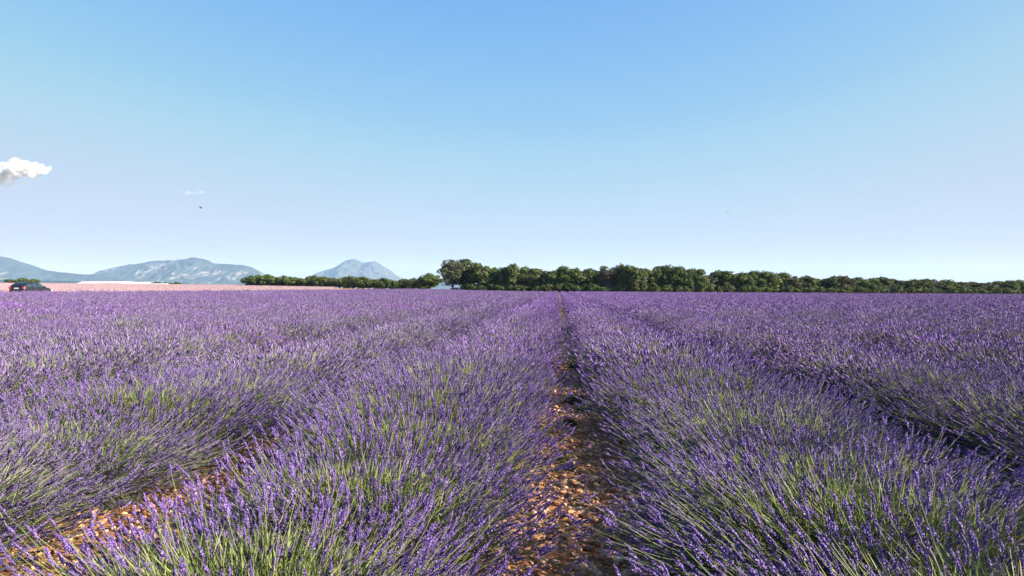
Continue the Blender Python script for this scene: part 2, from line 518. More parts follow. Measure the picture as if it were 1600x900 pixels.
mountain('mountain', [(-330, 425), (-200, 405), (-90, 392), (0, 399), (20, 404), (45, 412), (72, 421), (95, 424), (120, 427), (150, 428), (190, 432), (240, 442), (255, 452)], 8200, 1500, M_MTN, 3.3)
mountain('mountain', [(120, 445), (150, 427), (170, 419), (200, 413), (225, 409), (245, 405), (272, 404), (290, 402), (305, 399.5), (318, 402), (338, 411), (360, 412), (380, 413), (394, 416), (402, 421), (412, 428), (440, 438), (470, 450)], 9000, 1500, M_MTN, 8.1)
mountain('mountain', [(455, 452), (478, 434), (492, 427), (508, 421), (522, 418), (532, 412), (541, 406), (551, 402), (558, 403.5), (567, 408.5), (576, 408), (586, 407.5), (596, 413), (608, 421), (622, 431), (640, 441), (665, 452)], 11500, 1500, M_PEAK, 14.7, rough=0.1)
mountain('hill', [(380, 452), (480, 447), (560, 445), (640, 443), (680, 441), (710, 440), (780, 443), (900, 447), (1100, 452)], 9800, 700, M_PEAK, 21.0, rough=0.05, nx=120, ny=24)
mountain('hill', [(-300, 430), (-120, 434), (0, 435), (60, 437), (130, 438), (230, 440), (330, 443), (420, 447), (520, 452)], 5200, 600, M_MTN, 5.0, rough=0.05, nx=160, ny=24)

# ------------------------------------------------------------------ lavender: plant builder
def floret_template():
    # one floret: a slim three-sided bud, pointing along +Z, 8 mm long
    a = [0, 2.094, 4.189]
    r = 0.0031
    v = [(r * math.cos(t), r * math.sin(t), 0.0022) for t in a] + [(0, 0, 0.0085)]
    f = [(3, 0, 1), (3, 1, 2), (3, 2, 0)]
    return np.array(v), np.array(f)

def spike_template(rng, whorls=8, per=5):
    fv, ff = floret_template()
    D, P, S = [], [], []
    L = 0.058
    for wi in range(whorls):
        t = wi / (whorls - 1)
        z = L * t + (0.0 if wi else -0.012)
        prof = 1.0 - 0.55 * abs(t - 0.35) ** 1.3 / 0.55
        n = per if t < 0.85 else per - 2
        for k in range(n):
            a = 2 * math.pi * (k + 0.5 * (wi % 2)) / n + rng.normal(0, 0.25)
            tilt = (0.95 - 0.55 * t) + rng.normal(0, 0.12)
            d = (math.sin(tilt) * math.cos(a), math.sin(tilt) * math.sin(a), math.cos(tilt))
            D.append(d); P.append((0.0012 * math.cos(a), 0.0012 * math.sin(a), z + rng.normal(0, 0.0012)))
            S.append(prof * rng.uniform(0.85, 1.3))
    v, f = stamp(fv, ff, frames(np.array(D), rng.uniform(0, 6.28, len(D))), np.array(P), np.array(S))
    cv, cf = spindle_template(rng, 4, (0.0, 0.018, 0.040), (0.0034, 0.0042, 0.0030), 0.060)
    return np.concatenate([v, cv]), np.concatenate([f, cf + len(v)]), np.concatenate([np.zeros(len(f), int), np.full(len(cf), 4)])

def spindle_template(rng, sides=4, rings=(0.0, 0.012, 0.030, 0.046), radii=(0.005, 0.0082, 0.0066, 0.0038), top=0.060):
    v, f = [(0, 0, -0.008)], []
    for z, r in zip(rings, radii):
        ph = rng.uniform(0, 6.28)
        for k in range(sides):
            rr = r * rng.uniform(0.6, 1.35)
            a = ph * 0.3 + 2 * math.pi * k / sides
            v.append((rr * math.cos(a), rr * math.sin(a), z + rng.uniform(-0.003, 0.003)))
    v.append((0, 0, top))
    nr = len(rings)
    for k in range(sides):
        k2 = (k + 1) % sides
        f.append((0, 1 + k2, 1 + k))
        for r in range(nr - 1):
            a, b = 1 + r * sides + k, 1 + r * sides + k2
            c, d = a + sides, b + sides
            f.append((a, b, d)); f.append((a, d, c))
        f.append((1 + (nr - 1) * sides + k, 1 + (nr - 1) * sides + k2, len(v) - 1))
    return np.array(v), np.array(f)

def tubes(P0, P1, P2, r, sides=3, segs=3):
    """tapering tubes along quadratic curves"""
    n = len(P0)
    rings = []
    t = np.linspace(0, 1, segs + 1)
    axis_d = (P2 - P0)
    M = frames(axis_d, np.zeros(n))
    for tt in t:
        c = (1 - tt) ** 2 * P0 + 2 * tt * (1 - tt) * P1 + tt ** 2 * P2
        for k in range(sides):
            a = 2 * math.pi * k / sides
            rr = (r * (1.15 - 0.4 * tt))[:, None] if not np.isscalar(r) else r * (1.15 - 0.4 * tt)
            rings.append(c + rr * (math.cos(a) * M[:, :, 0] + math.sin(a) * M[:, :, 1]))
    v = np.stack(rings, 1)  # n, (segs+1)*sides, 3
    f = []
    for s in range(segs):
        for k in range(sides):
            a = s * sides + k; b = s * sides + (k + 1) % sides
            f.append((a, b, b + sides, a + sides))
    f = np.array(f)
    F = f[None] + (np.arange(n) * v.shape[1])[:, None, None]
    return v.reshape(-1, 3), F.reshape(-1, 4)

def blades(P, D, L, W, rng):
    """flat pointed leaves, two triangles each"""
    tv = np.array([(-0.5, 0, 0), (0.5, 0, 0), (0.32, 0.06, 0.6), (0, 0, 1.0), (-0.32, 0.06, 0.6)])
    n = len(P)
    M = frames(D, rng.uniform(0, 6.28, n))
    v = tv[None] * np.stack([W, W * 2, L], 1)[:, None, :]
    v = np.einsum('nij,nvj->nvi', M, v) + P[:, None, :]
    f1 = np.array([(0, 1, 2, 4)]); f2 = np.array([(4, 2, 3)])
    o = (np.arange(n) * 5)[:, None, None]
    return v.reshape(-1, 3), (f1[None] + o).reshape(-1, 4), (f2[None] + o).reshape(-1, 3)

def dome(rx, ry, h, rng, nu=14, nv=5):
    v, f = [], []
    for j in range(nv + 1):
        th = math.pi / 2 * (1 - j / nv)
        for i in range(nu):
            a = 2 * math.pi * i / nu
            k = rng.uniform(0.85, 1.12)
            v.append((rx * math.sin(th) * math.cos(a) * k, ry * math.sin(th) * math.sin(a) * k, max(0.0, h * math.cos(th) * k)))
    for j in range(nv):
        for i in range(nu):
            a = j * nu + i; b = j * nu + (i + 1) % nu
            f.append((a, b, b + nu, a + nu))
    return np.array(v), np.array(f)

def layout(rng, n, rx, ry, h, tuft, patches=0):
    """where each stalk of one plant stands: foot, bend, tip, direction of the flower"""
    m = 5 * n
    ct = rng.uniform(0.03, 1.0, m) ** 0.92
    ph = rng.uniform(0, 2 * math.pi, m)
    # fewer flowers straight above the heart of the plant and in a few bald patches, where the green shows
    keep = 1 - 0.35 * sstep(0.80, 0.97, ct) - 0.6 * sstep(0.22, 0.05, ct)
    if patches:
        st_ = np.sqrt(1 - ct ** 2)
        for _ in range(patches):
            a_, r_ = rng.uniform(0, 6.28), rng.uniform(0.1, 0.75)
            dd_ = np.hypot(st_ * np.cos(ph) - r_ * math.cos(a_), st_ * np.sin(ph) - r_ * math.sin(a_))
            keep = keep * (1 - 0.85 * sstep(0.26, 0.10, dd_))
    sel = np.nonzero(rng.random(m) < keep)[0][:n]
    ct, ph = ct[sel], ph[sel]
    n = len(sel)
    th = np.arccos(ct)
    # stalks stand in loose tufts: some directions are fuller and longer
    lobes = rng.uniform(0, 6.28, 4)
    amp = 1 + tuft * (np.sin(3 * ph + lobes[0]) * 0.5 + np.sin(5 * ph + 2.5 * th + lobes[1]) * 0.5 + np.sin(8 * ph - 5 * th + lobes[2]) * 0.4)
    ln = amp * np.where(rng.random(n) < 0.05, rng.uniform(1.03, 1.12, n), rng.uniform(0.44, 1.03, n))
    sb = np.sin(th) ** 0.95
    tip = np.stack([rx * sb * np.cos(ph) * ln, ry * sb * np.sin(ph) * ln, (0.10 + (h - 0.10) * np.cos(th) ** 0.85) * ln], 1)
    tip += rng.normal(0, 0.04, (n, 3))
    tip[:, 2] = np.maximum(tip[:, 2], 0.05)
    base = tip * np.array([0.52, 0.52, 0.0]) + rng.normal(0, 0.06, (n, 3))
    base[:, 2] = 0.04 + (h * 0.42) * np.cos(th) ** 0.6
    ctrl = base * 0.5 + tip * 0.5
    ctrl[:, :2] += (tip - base)[:, :2] * 0.12
    ctrl[:, 2] -= 0.01
    d = tip - ctrl
    d /= np.linalg.norm(d, axis=1, keepdims=True)
    d = d + np.array([0, 0, 0.25]) + rng.normal(0, 0.17, (n, 3))
    d /= np.linalg.norm(d, axis=1, keepdims=True)
    return base, ctrl, tip, d

def facing_first(tip):
    """the stalks that show largest from the near side: high ones and those on the -Y side"""
    return np.argsort(-(tip[:, 2] * 1.3 - tip[:, 1] * 0.9))

class Plant: pass

SPK = [spike_template(np.random.default_rng(50 + i)) for i in range(3)]
SPK_MESH = [np_mesh('flower_spike', v, [f], [M_FLORET, M_STEM, M_LEAF, M_CORE, M_CALYX], [mi]) for v, f, mi in SPK]

def make_plant(seed, lod, tuft=0.08, h=0.60):
    rng = np.random.default_rng(seed)
    p = Plant()
    rx, ry = {0: 0.97, 1: 0.95, 2: 0.89, 3: 0.84}[lod], 0.74
    h = {0: h, 1: h, 2: h * 0.98, 3: h * 0.93}[lod]
    n, ns, nlf, nshort = {0: (3000, 3, 4000, 420), 1: (2700, 1, 1500, 520), 2: (950, 1, 250, 180), 3: (220, 1, 40, 30)}[lod]
    fat = {0: 0.88, 1: 0.92, 2: 1.5, 3: 2.7}[lod]
    base, ctrl, tip, d = layout(rng, n, rx, ry, h, tuft, (2 if lod == 0 else 4) if lod < 3 else 0)
    n = len(tip)
    size = rng.uniform(0.75, 1.25, n) * fat
    # spikes
    roll = rng.uniform(0, 6.28, n)
    M = frames(d, roll)
    p.tip, p.M, p.size = tip, M, size
    kinds = rng.integers(0, 3, n)
    p.kinds = kinds
    p.order = facing_first(tip)
    acc = Acc(); hero = Acc()
    if lod == 0:
        pick = np.zeros(n, bool); pick[p.order[:290]] = True
        p.pick = pick
        for k in range(3):
            s = kinds == k
            v, f = stamp(SPK[k][0], SPK[k][1], M[s], tip[s], size[s]); acc.add(v, f, np.tile(SPK[k][2], s.sum()))
            s2 = s & ~pick
            v, f = stamp(SPK[k][0], SPK[k][1], M[s2], tip[s2], size[s2]); hero.add(v, f, np.tile(SPK[k][2], s2.sum()))
        p.hero_spikes = hero
    else:
        for k in range(3):
            s = kinds == k
            if lod == 1:
                tv, tf = spindle_template(rng, 4)
            elif lod == 2:
                tv, tf = spindle_template(rng, 3, (0.006, 0.034), (0.0085, 0.006))
            else:
                tv, tf = spindle_template(rng, 3, (0.02,), (0.0085,))
            v, f = stamp(tv, tf, M[s], tip[s], np.stack([size[s], size[s], size[s] / fat * {1: 0.92, 2: 1.15, 3: 1.7}[lod]], 1)); acc.add(v, f, 0)
    p.spikes = acc
    # stems
    st = Acc()
    r = {0: 0.0010, 1: 0.0013, 2: 0.0035, 3: 0.007}[lod]
    if lod <= 1:
        v, f = tubes(base, ctrl, tip, r, 3, ns + (1 if lod == 1 else 0)); st.add(v, f, 1)
    else:
        P = base; D = tip - base
        v, q, t = blades(P, D, np.linalg.norm(D, axis=1), np.full(len(P), r * 1.6), rng)
        st.add(v, q, 1); st.add(v[:0], t + 0 - 0, 1) if False else None
        st.t.append(t); st.tm.append(np.full(len(t), 1))
    # bare green shoots, mostly near the top of the plant
    b2, c2, t2, d2 = layout(rng, nshort, rx * 0.66, ry * 0.66, h * 0.86, tuft)
    if lod <= 1:
        v, f = tubes(b2, c2, t2, r * 1.3, 3, 2); st.add(v, f, 1)
    else:
        D = t2 - b2
        v, q, t = blades(b2, D, np.linalg.norm(D, axis=1), np.full(len(b2), r * 2.0), rng)
        o = st.n
        st.add(v, q, 1); st.t.append(t + o); st.tm.append(np.full(len(t), 1))
    p.stems = st
    # leaves round the woody heart, whose dome is coloured dark for shade
    lf = Acc()
    th = np.arccos(rng.uniform(0.25, 1, nlf) ** 0.6); ph = rng.uniform(0, 6.28, nlf); rr = rng.uniform(0.50, 0.80, nlf)
    dd = np.stack([np.sin(th) * np.cos(ph), np.sin(th) * np.sin(ph), np.cos(th)], 1)
    P = dd * np.array([rx, ry, h]) * rr[:, None]
    dd2 = dd + np.array([0, 0, 0.35]) + rng.normal(0, 0.35, (nlf, 3))
    wl_ = {0: 0.0045, 1: 0.006, 2: 0.013, 3: 0.03}[lod]
    v, q, t = blades(P, dd2, rng.uniform(0.05, 0.11, nlf), np.full(nlf, wl_), rng)
    lf.add(v, q, 2); lf.t.append(t); lf.tm.append(np.full(len(t), 2))
    nf_ = {0: 2200, 1: 700, 2: 90, 3: 16}[lod]  # blades round the foot of the plant, coloured dark for furrow shade
    ph = rng.uniform(0, 6.28, nf_); zz = rng.uniform(0.0, 0.45, nf_)
    rr = rng.uniform(0.50, 0.76, nf_)
    P = np.stack([rx * rr * np.cos(ph), ry * 1.05 * rr * np.sin(ph), h * zz * 0.7], 1)
    dd2 = np.stack([np.cos(ph), np.sin(ph), rng.uniform(0.0, 0.9, nf_)], 1) + rng.normal(0, 0.4, (nf_, 3))
    v, q, t = blades(P, dd2, rng.uniform(0.07, 0.16, nf_), np.full(nf_, wl_ * 0.8), rng)
    o0 = lf.n
    lf.add(v, q, 5); lf.t.append(t + o0); lf.tm.append(np.full(len(t), 5))
    v, f = dome(rx * 0.50, ry * 0.62, h * 0.55, rng, 12 if lod < 2 else 8, 4 if lod < 2 else 3)  # heart dome, also added to block light through the plant
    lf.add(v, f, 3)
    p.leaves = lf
    return p

MATS4 = [M_FLORET, M_STEM, M_LEAF, M_CORE, M_CALYX, M_OLD_SHADE]
MATS4B = [M_SPIKE, M_STEM, M_LEAF, M_CORE, M_CALYX, M_OLD_SHADE]
PALE = {M_FLORET: M_FLORET_P, M_SPIKE: M_SPIKE_P, M_STEM: M_STEM_P, M_LEAF: M_LEAF_P}
def make_pale(o):
    for sl in o.material_slots:
        if sl.material in PALE:
            m_ = PALE[sl.material]
            sl.link = 'OBJECT'
            sl.material = m_

def merged(p, name, mats):
    a = Acc()
    for s in (p.spikes, p.stems, p.leaves):
        o = a.n
        a.v += s.v; a.n += s.n
        a.t += [t + o for t in s.t]; a.tm += s.tm
        a.q += [q + o for q in s.q]; a.qm += s.qm
    return a.mesh(name, mats)

def part_mesh(acc, name, m):
    for arrs in (acc.tm, acc.qm):
        for a in arrs:
            pass
    return acc.mesh(name, m)

PROTO = {}
for lod, cnt in ((0, 2), (1, 4), (2, 3), (3, 3)):
    PROTO[lod] = [make_plant(100 * lod + 7 * i + 1, lod, tuft=0.09) for i in range(cnt)]
PM = {}
for lod in (0, 1):
    mats = MATS4 if lod == 0 else MATS4B
    PM[lod] = [(part_mesh(p.spikes, 'flower_spikes', mats), part_mesh(p.stems, 'stems', mats), part_mesh(p.leaves, 'leaves', mats)) for p in PROTO[lod]]
HERO = [part_mesh(p.hero_spikes, 'flower_spikes', MATS4) for p in PROTO[0]]
WHOLE = {lod: [merged(p, 'lavender_plant', MATS4B) for p in PROTO[lod]] for lod in (1, 2, 3)}

# ------------------------------------------------------------------ lavender: where the plants stand
STEP = 0.92
FIELD_L, FIELD_R, FIELD_Y = -49.5, 205.0, 236.0
prng = np.random.default_rng(5)
pts = []
k0 = int(math.floor((FIELD_L - PATH_X) / ROW)); k1 = int(math.ceil((FIELD_R - PATH_X) / ROW))
for k in range(k0, k1):
    xr = PATH_X + (k + 0.5) * ROW
    if xr < FIELD_L + 0.5 or xr > FIELD_R:
        continue
    off = prng.uniform(0, STEP)
    off = {-1: (2.35 + 2.6) % STEP, 0: (2.05 + 2.6) % STEP}.get(k, off)
    ys = np.arange(-2.6 + off, FIELD_Y, STEP)
    for y in ys:
        # what the photograph could see, with a margin for a step to the side
        if xr < -0.82 * y - 6 or xr > 0.70 * y + 6:
            continue
        if y < -1.0 and abs(xr) > 1.6:
            continue
        pts.append((xr + {-2: 0.18, -1: 0.07, 1: 0.10}.get(k, 0.0) + prng.normal(0, 0.05), y + prng.normal(0, 0.08), k))
pts = np.array(pts)
a_, b_ = math.cos(R(3.63)), math.sin(R(3.63))
dep = pts[:, 0] * (-b_) + pts[:, 1] * a_            # depth along the view
lat = pts[:, 0] * a_ + pts[:, 1] * b_
inview = (np.abs(lat) < 0.70 * np.maximum(dep, 0) + 1.7) & (dep > 0.2)
dist = np.hypot(pts[:, 0], pts[:, 1])
score = np.where(inview, dist, dist * 1.0 + 6)
order = np.argsort(score)
NEAR = order[:298]
FAR = order[298:]

ROWNAME = {-1: 'first row left of the stony path', 0: 'first row right of the stony path', -2: 'second row left of the stony path', 1: 'second row right of the stony path',
           -3: 'third row left of the stony path', 2: 'third row right of the stony path'}
ORD = ['frontmost', 'second', 'third', 'fourth', 'fifth', 'sixth', 'seventh', 'eighth', 'ninth', 'tenth', 'eleventh', 'twelfth']
rank = {}
for k in set(pts[:, 2].astype(int)):
    ids = [i for i in NEAR if int(pts[i, 2]) == k and inview[i]]
    ids.sort(key=lambda i: pts[i, 1])
    for r_, i in enumerate(ids):
        rank[i] = r_

def plant_label(i):
    k = int(pts[i, 2])
    rn = ROWNAME.get(k)
    r_ = rank.get(i)
    if rn and r_ is not None and r_ < (8 if k in (-1, 0) else 4):
        look = {-1: 'violet lavender', 0: 'deep violet lavender', -2: 'greyish lilac lavender', 1: 'purple lavender', -3: 'pale lilac lavender', 2: 'deep purple lavender'}[k]
        o_ = 'frontmost' if r_ == 0 else ORD[r_] + ' from front'
        return '%s, %s in the %s' % (look, o_, rn), 'lavender plants in the ' + rn
    if rn:
        return 'purple lavender plant merged into the %s, further back' % rn, 'lavender plants further back in the ' + rn
    if k < 0:
        return 'lilac lavender plant in the merging rows at the left', 'lavender plants in the merging rows at the left'
    return 'purple lavender plant in the merging rows at the right', 'lavender plants in the merging rows at the right'

def plant_root(i):
    lab, grp = plant_label(i)
    x, y = pts[i, 0], pts[i, 1]
    return lab, grp, (x, y, gzf(x, y) - 0.01)

prng = np.random.default_rng(77)
WIDEN = {0: 1.02, 1: 0.98, -1: 0.97, -2: 1.13, -3: 1.05}
PALE_P = np.where(pts[:, 2] <= -2, 0.78, np.where(pts[:, 2] == -1, 0.12, 0.06))
PALE_I = np.random.default_rng(31).random(len(pts)) < PALE_P
hero_ids = [i for i in NEAR if inview[i]][:6]
nL0, nparts = 34, 70
for q, i in enumerate(NEAR):
    lab, grp, loc = plant_root(i)
    s = prng.uniform(0.9, 1.1)
    sz = s * prng.uniform(0.9, 1.12)
    if pts[i, 1] < 1.9:
        s, sz = (0.92, 0.84) if pts[i, 2] != -1 else (0.84, 0.74)
    elif pts[i, 2] == 0 and pts[i, 1] < 4.2:
        s = 1.12
    elif pts[i, 2] == -1 and pts[i, 1] < 3.0:
        s, sz = 0.96, 0.92
    if i in hero_ids or q < nL0:
        j = int(prng.integers(0, 2))
        root = empty('lavender_plant', loc)
        hero = i in hero_ids
        root.rotation_euler = (0, 0, prng.normal(0, 0.15) if hero else (prng.normal(0, 0.25) + (math.pi if prng.random() < .5 else 0)))
        root.scale = (s * WIDEN.get(int(pts[i, 2]), 1), s, sz)
        ms = PM[0][j]
        parts = [('flower_spikes', HERO[j] if hero else ms[0]), ('stems', ms[1]), ('leaves', ms[2])]
        for nm, me in parts:
            o = link(bpy.data.objects.new(nm, me), root); o['kind'] = 'stuff'
            if PALE_I[i]: make_pale(o)
        if hero:
            p = PROTO[0][j]
            for t_ in np.nonzero(p.pick)[0]:
                o = bpy.data.objects.new('flower_spike', SPK_MESH[p.kinds[t_]])
                M4 = Matrix(p.M[t_].tolist()).to_4x4()
                o.matrix_local = Matrix.Translation(p.tip[t_].tolist()) @ M4 @ Matrix.Scale(float(p.size[t_]), 4)
                mb = o.matrix_local.copy()
                link(o, root); o.matrix_local = mb
                if PALE_I[i]: make_pale(o)
        tag(root, lab, 'lavender', grp)
    elif q < nparts:
        j = int(prng.integers(0, 4))
        root = empty('lavender_plant', loc)
        root.rotation_euler = (0, 0, prng.normal(0, 0.25) + (math.pi if prng.random() < .5 else 0))
        root.scale = (s * WIDEN.get(int(pts[i, 2]), 1), s, sz)
        for nm, me in zip(('flower_spikes', 'stems', 'leaves'), PM[1][j]):
            o = link(bpy.data.objects.new(nm, me), root); o['kind'] = 'stuff'
            if PALE_I[i]: make_pale(o)
        tag(root, lab, 'lavender', grp)
    else:
        j = int(prng.integers(0, 4))
        o = link(bpy.data.objects.new('lavender_plant', WHOLE[1][j]))
        o.location = loc
        o.rotation_euler = (0, 0, prng.normal(0, 0.25) + (math.pi if prng.random() < .5 else 0))
        o.scale = (s, s, sz)
        if PALE_I[i]: make_pale(o)
        tag(o, lab, 'lavender', grp)

def scatter(name, P, rot, scl, pick, sources, kind='stuff'):
    me = bpy.data.meshes.new(name)
    me.vertices.add(len(P)); me.vertices.foreach_set('co', np.asarray(P, np.float32).ravel())
    a = me.attributes.new('turn', 'FLOAT_VECTOR', 'POINT'); a.data.foreach_set('vector', np.asarray(rot, np.float32).ravel())
    a = me.attributes.new('size', 'FLOAT_VECTOR', 'POINT'); a.data.foreach_set('vector', np.asarray(scl, np.float32).ravel())
    a = me.attributes.new('pick', 'INT', 'POINT'); a.data.foreach_set('value', np.asarray(pick, np.int32))
    o = link(bpy.data.objects.new(name, me))
    ng = bpy.data.node_groups.new(name, 'GeometryNodeTree')
    ng.interface.new_socket('Geometry', in_out='INPUT', socket_type='NodeSocketGeometry')
    ng.interface.new_socket('Geometry', in_out='OUTPUT', socket_type='NodeSocketGeometry')
    gi = ng.nodes.new('NodeGroupInput'); go = ng.nodes.new('NodeGroupOutput')
    jn = ng.nodes.new('GeometryNodeJoinGeometry')
    def named(t, nm):
        n = ng.nodes.new('GeometryNodeInputNamedAttribute'); n.data_type = t; n.inputs[0].default_value = nm
        return n.outputs[0]
    tr, sz_, pk = named('FLOAT_VECTOR', 'turn'), named('FLOAT_VECTOR', 'size'), named('INT', 'pick')
    for i, so in enumerate(sources):
        cmp_ = ng.nodes.new('FunctionNodeCompare'); cmp_.data_type = 'INT'; cmp_.operation = 'EQUAL'
        ng.links.new(pk, cmp_.inputs[2]); cmp_.inputs[3].default_value = i
        oi = ng.nodes.new('GeometryNodeObjectInfo'); oi.inputs['Object'].default_value = so
        oi.inputs['As Instance'].default_value = True
        ip = ng.nodes.new('GeometryNodeInstanceOnPoints')
        ng.links.new(gi.outputs[0], ip.inputs['Points']); ng.links.new(cmp_.outputs[0], ip.inputs['Selection'])
        ng.links.new(oi.outputs['Geometry'], ip.inputs['Instance'])
        ng.links.new(tr, ip.inputs['Rotation']); ng.links.new(sz_, ip.inputs['Scale'])
        ng.links.new(ip.outputs[0], jn.inputs[0])
    ng.links.new(jn.outputs[0], go.inputs[0])
    md = o.modifiers.new('scatter', 'NODES'); md.node_group = ng
    o['kind'] = kind
    return o

src = [bpy.data.objects.new('lavender_plant_far', m) for m in WHOLE[2] + WHOLE[3]]
for m0 in WHOLE[2] + WHOLE[3]:
    m1 = m0.copy()
    for q_, mm in enumerate(m1.materials):
        if mm in PALE: m1.materials[q_] = PALE[mm]
    src.append(bpy.data.objects.new('pale_lavender_plant_far', m1))
P = pts[FAR]
n = len(P)
z = gz(P[:, 0], P[:, 1])
rot = np.stack([np.zeros(n), np.zeros(n), prng.normal(0, 0.25, n) + math.pi * (prng.random(n) < .5)], 1)
s = prng.uniform(0.9, 1.1, n)
scl = np.stack([s, s, s * prng.uniform(0.9, 1.12, n)], 1)
pick = np.where(dist[FAR] < 75, prng.integers(0, 3, n), prng.integers(3, 6, n))
pick = pick + np.where(PALE_I[FAR], 6, 0)
o = scatter('lavender_field', np.stack([P[:, 0], P[:, 1], z], 1), rot, scl, pick, src)
tag(o, 'purple lavender rows running on to the tree line', 'lavender field')
print('plants', len(pts), 'far', n)

# the pale pink field beyond the track
sage = []
for i in range(3):
    p = PROTO[3][i]
    sage.append(bpy.data.objects.new('sage_plant_far', merged(p, 'sage_plant', [M_SAGE, M_SAGE_STEM, M_SAGE_STEM, M_SAGE_STEM, M_SAGE_STEM, M_SAGE_STEM])))
pp = []
for xr in np.arange(-262, -59.5, 1.9):
    for y in np.arange(40, 318, 1.0):
        if xr < -0.82 * y - 6 or xr > -0.31 * y:
            continue
        pp.append((xr + prng.normal(0, 0.1), y + prng.normal(0, 0.1)))
pp = np.array(pp); n = len(pp)
s = prng.uniform(0.9, 1.2, n)
o = scatter('pink_sage_field', np.stack([pp[:, 0], pp[:, 1], gz(pp[:, 0], pp[:, 1])], 1), np.stack([np.zeros(n), np.zeros(n), prng.uniform(0, 6.28, n)], 1),
            np.stack([s, s * 1.2, s * 0.9], 1), prng.integers(0, 3, n), sage)
tag(o, 'pale pink field rising behind the dark parked car', 'pink field')
print('pink', n)

# ------------------------------------------------------------------ stones on the paths
def stone_template(rng, sub):
    bm = bmesh.new()
    bmesh.ops.create_icosphere(bm, subdivisions=sub, radius=0.5)
    sd = rng.uniform(0, 50)
    for v in bm.verts:
        d = 1 + 0.38 * mnoise.noise(v.co * 2.2 + Vector((sd, 0, 0))) + 0.16 * mnoise.noise(v.co * 5 + Vector((0, sd, 0)))
        v.co *= d
        v.co.z *= 0.68
        v.co.x *= 1.15
    vs = np.array([v.co[:] for v in bm.verts]); fs = np.array([[x.index for x in f.verts] for f in bm.faces])
    bm.free()
    return vs, fs
rng = np.random.default_rng(9)
ST1 = [stone_template(rng, 1) for _ in range(6)]      # 20 triangles
ST2 = [stone_template(rng, 2) for _ in range(8)]      # 80 triangles
ST2M = [np_mesh('stone', v, [f], [M_STONE], [0], False) for v, f in ST2]

def rand_rot(rng, n, tilt=0.4):
    d = np.stack([rng.normal(0, tilt, n), rng.normal(0, tilt, n), np.ones(n)], 1)
    return frames(d, rng.uniform(0, 6.28, n))

nstone = {0: 235, -1: 62, 1: 0}
for (o, cx, y0, y1, half), k in zip(paths, (0, -1, 1)):
    # single stones, the largest ones, close by
    cnt = nstone[k]
    yy = y0 + (min(y1, 8.5) - y0) * rng.random(cnt) ** 1.5
    xx = cx + rng.uniform(-half * 0.86, half * 0.8, cnt)
    for x, y in zip(xx, yy):
        m = ST2M[int(rng.integers(0, 8))]
        s = float(np.clip(rng.lognormal(-2.95, 0.33), 0.030, 0.075))
        c = bpy.data.objects.new('stone', m)
        link(c, o)
        zc = gzf(x, y) + 0.008 + float(clods(np.array([x]), np.array([y]))[0])
        c.location = (x, y, zc + s * 0.14)
        c.rotation_euler = (rng.normal(0, 0.35), rng.normal(0, 0.35), rng.uniform(0, 6.28))
        c.scale = (s, s * rng.uniform(0.7, 1.0), s * rng.uniform(0.7, 1.0))
    # gravel: too many to count
    acc = Acc()
    for sub, T, cnt2, ya, yb in ((2, ST2, {0: 2000, -1: 1300, 1: 0}[k], y0, 5.0), (1, ST1, {0: 7500, -1: 4500, 1: 900}[k], y0, y1)):
        for tv, tf in T:
            m_ = cnt2 // len(T)
            if not m_: continue
            y = ya + (yb - ya) * rng.random(m_) ** (1.0 if sub == 2 else 0.9)
            x = cx + rng.uniform(-half, half, m_)
            z = gz(x, y) + 0.008 + clods(x, y)
            s = np.clip(rng.lognormal(-3.95, 0.5, m_), 0.010, 0.055)
            v, f = stamp(tv, tf, rand_rot(rng, m_), np.stack([x, y, z + s * 0.12], 1), s)
            acc.add(v, f, 0)
    g = link(bpy.data.objects.new('gravel', acc.mesh('gravel', [M_STONE])), o)
    g['kind'] = 'stuff'

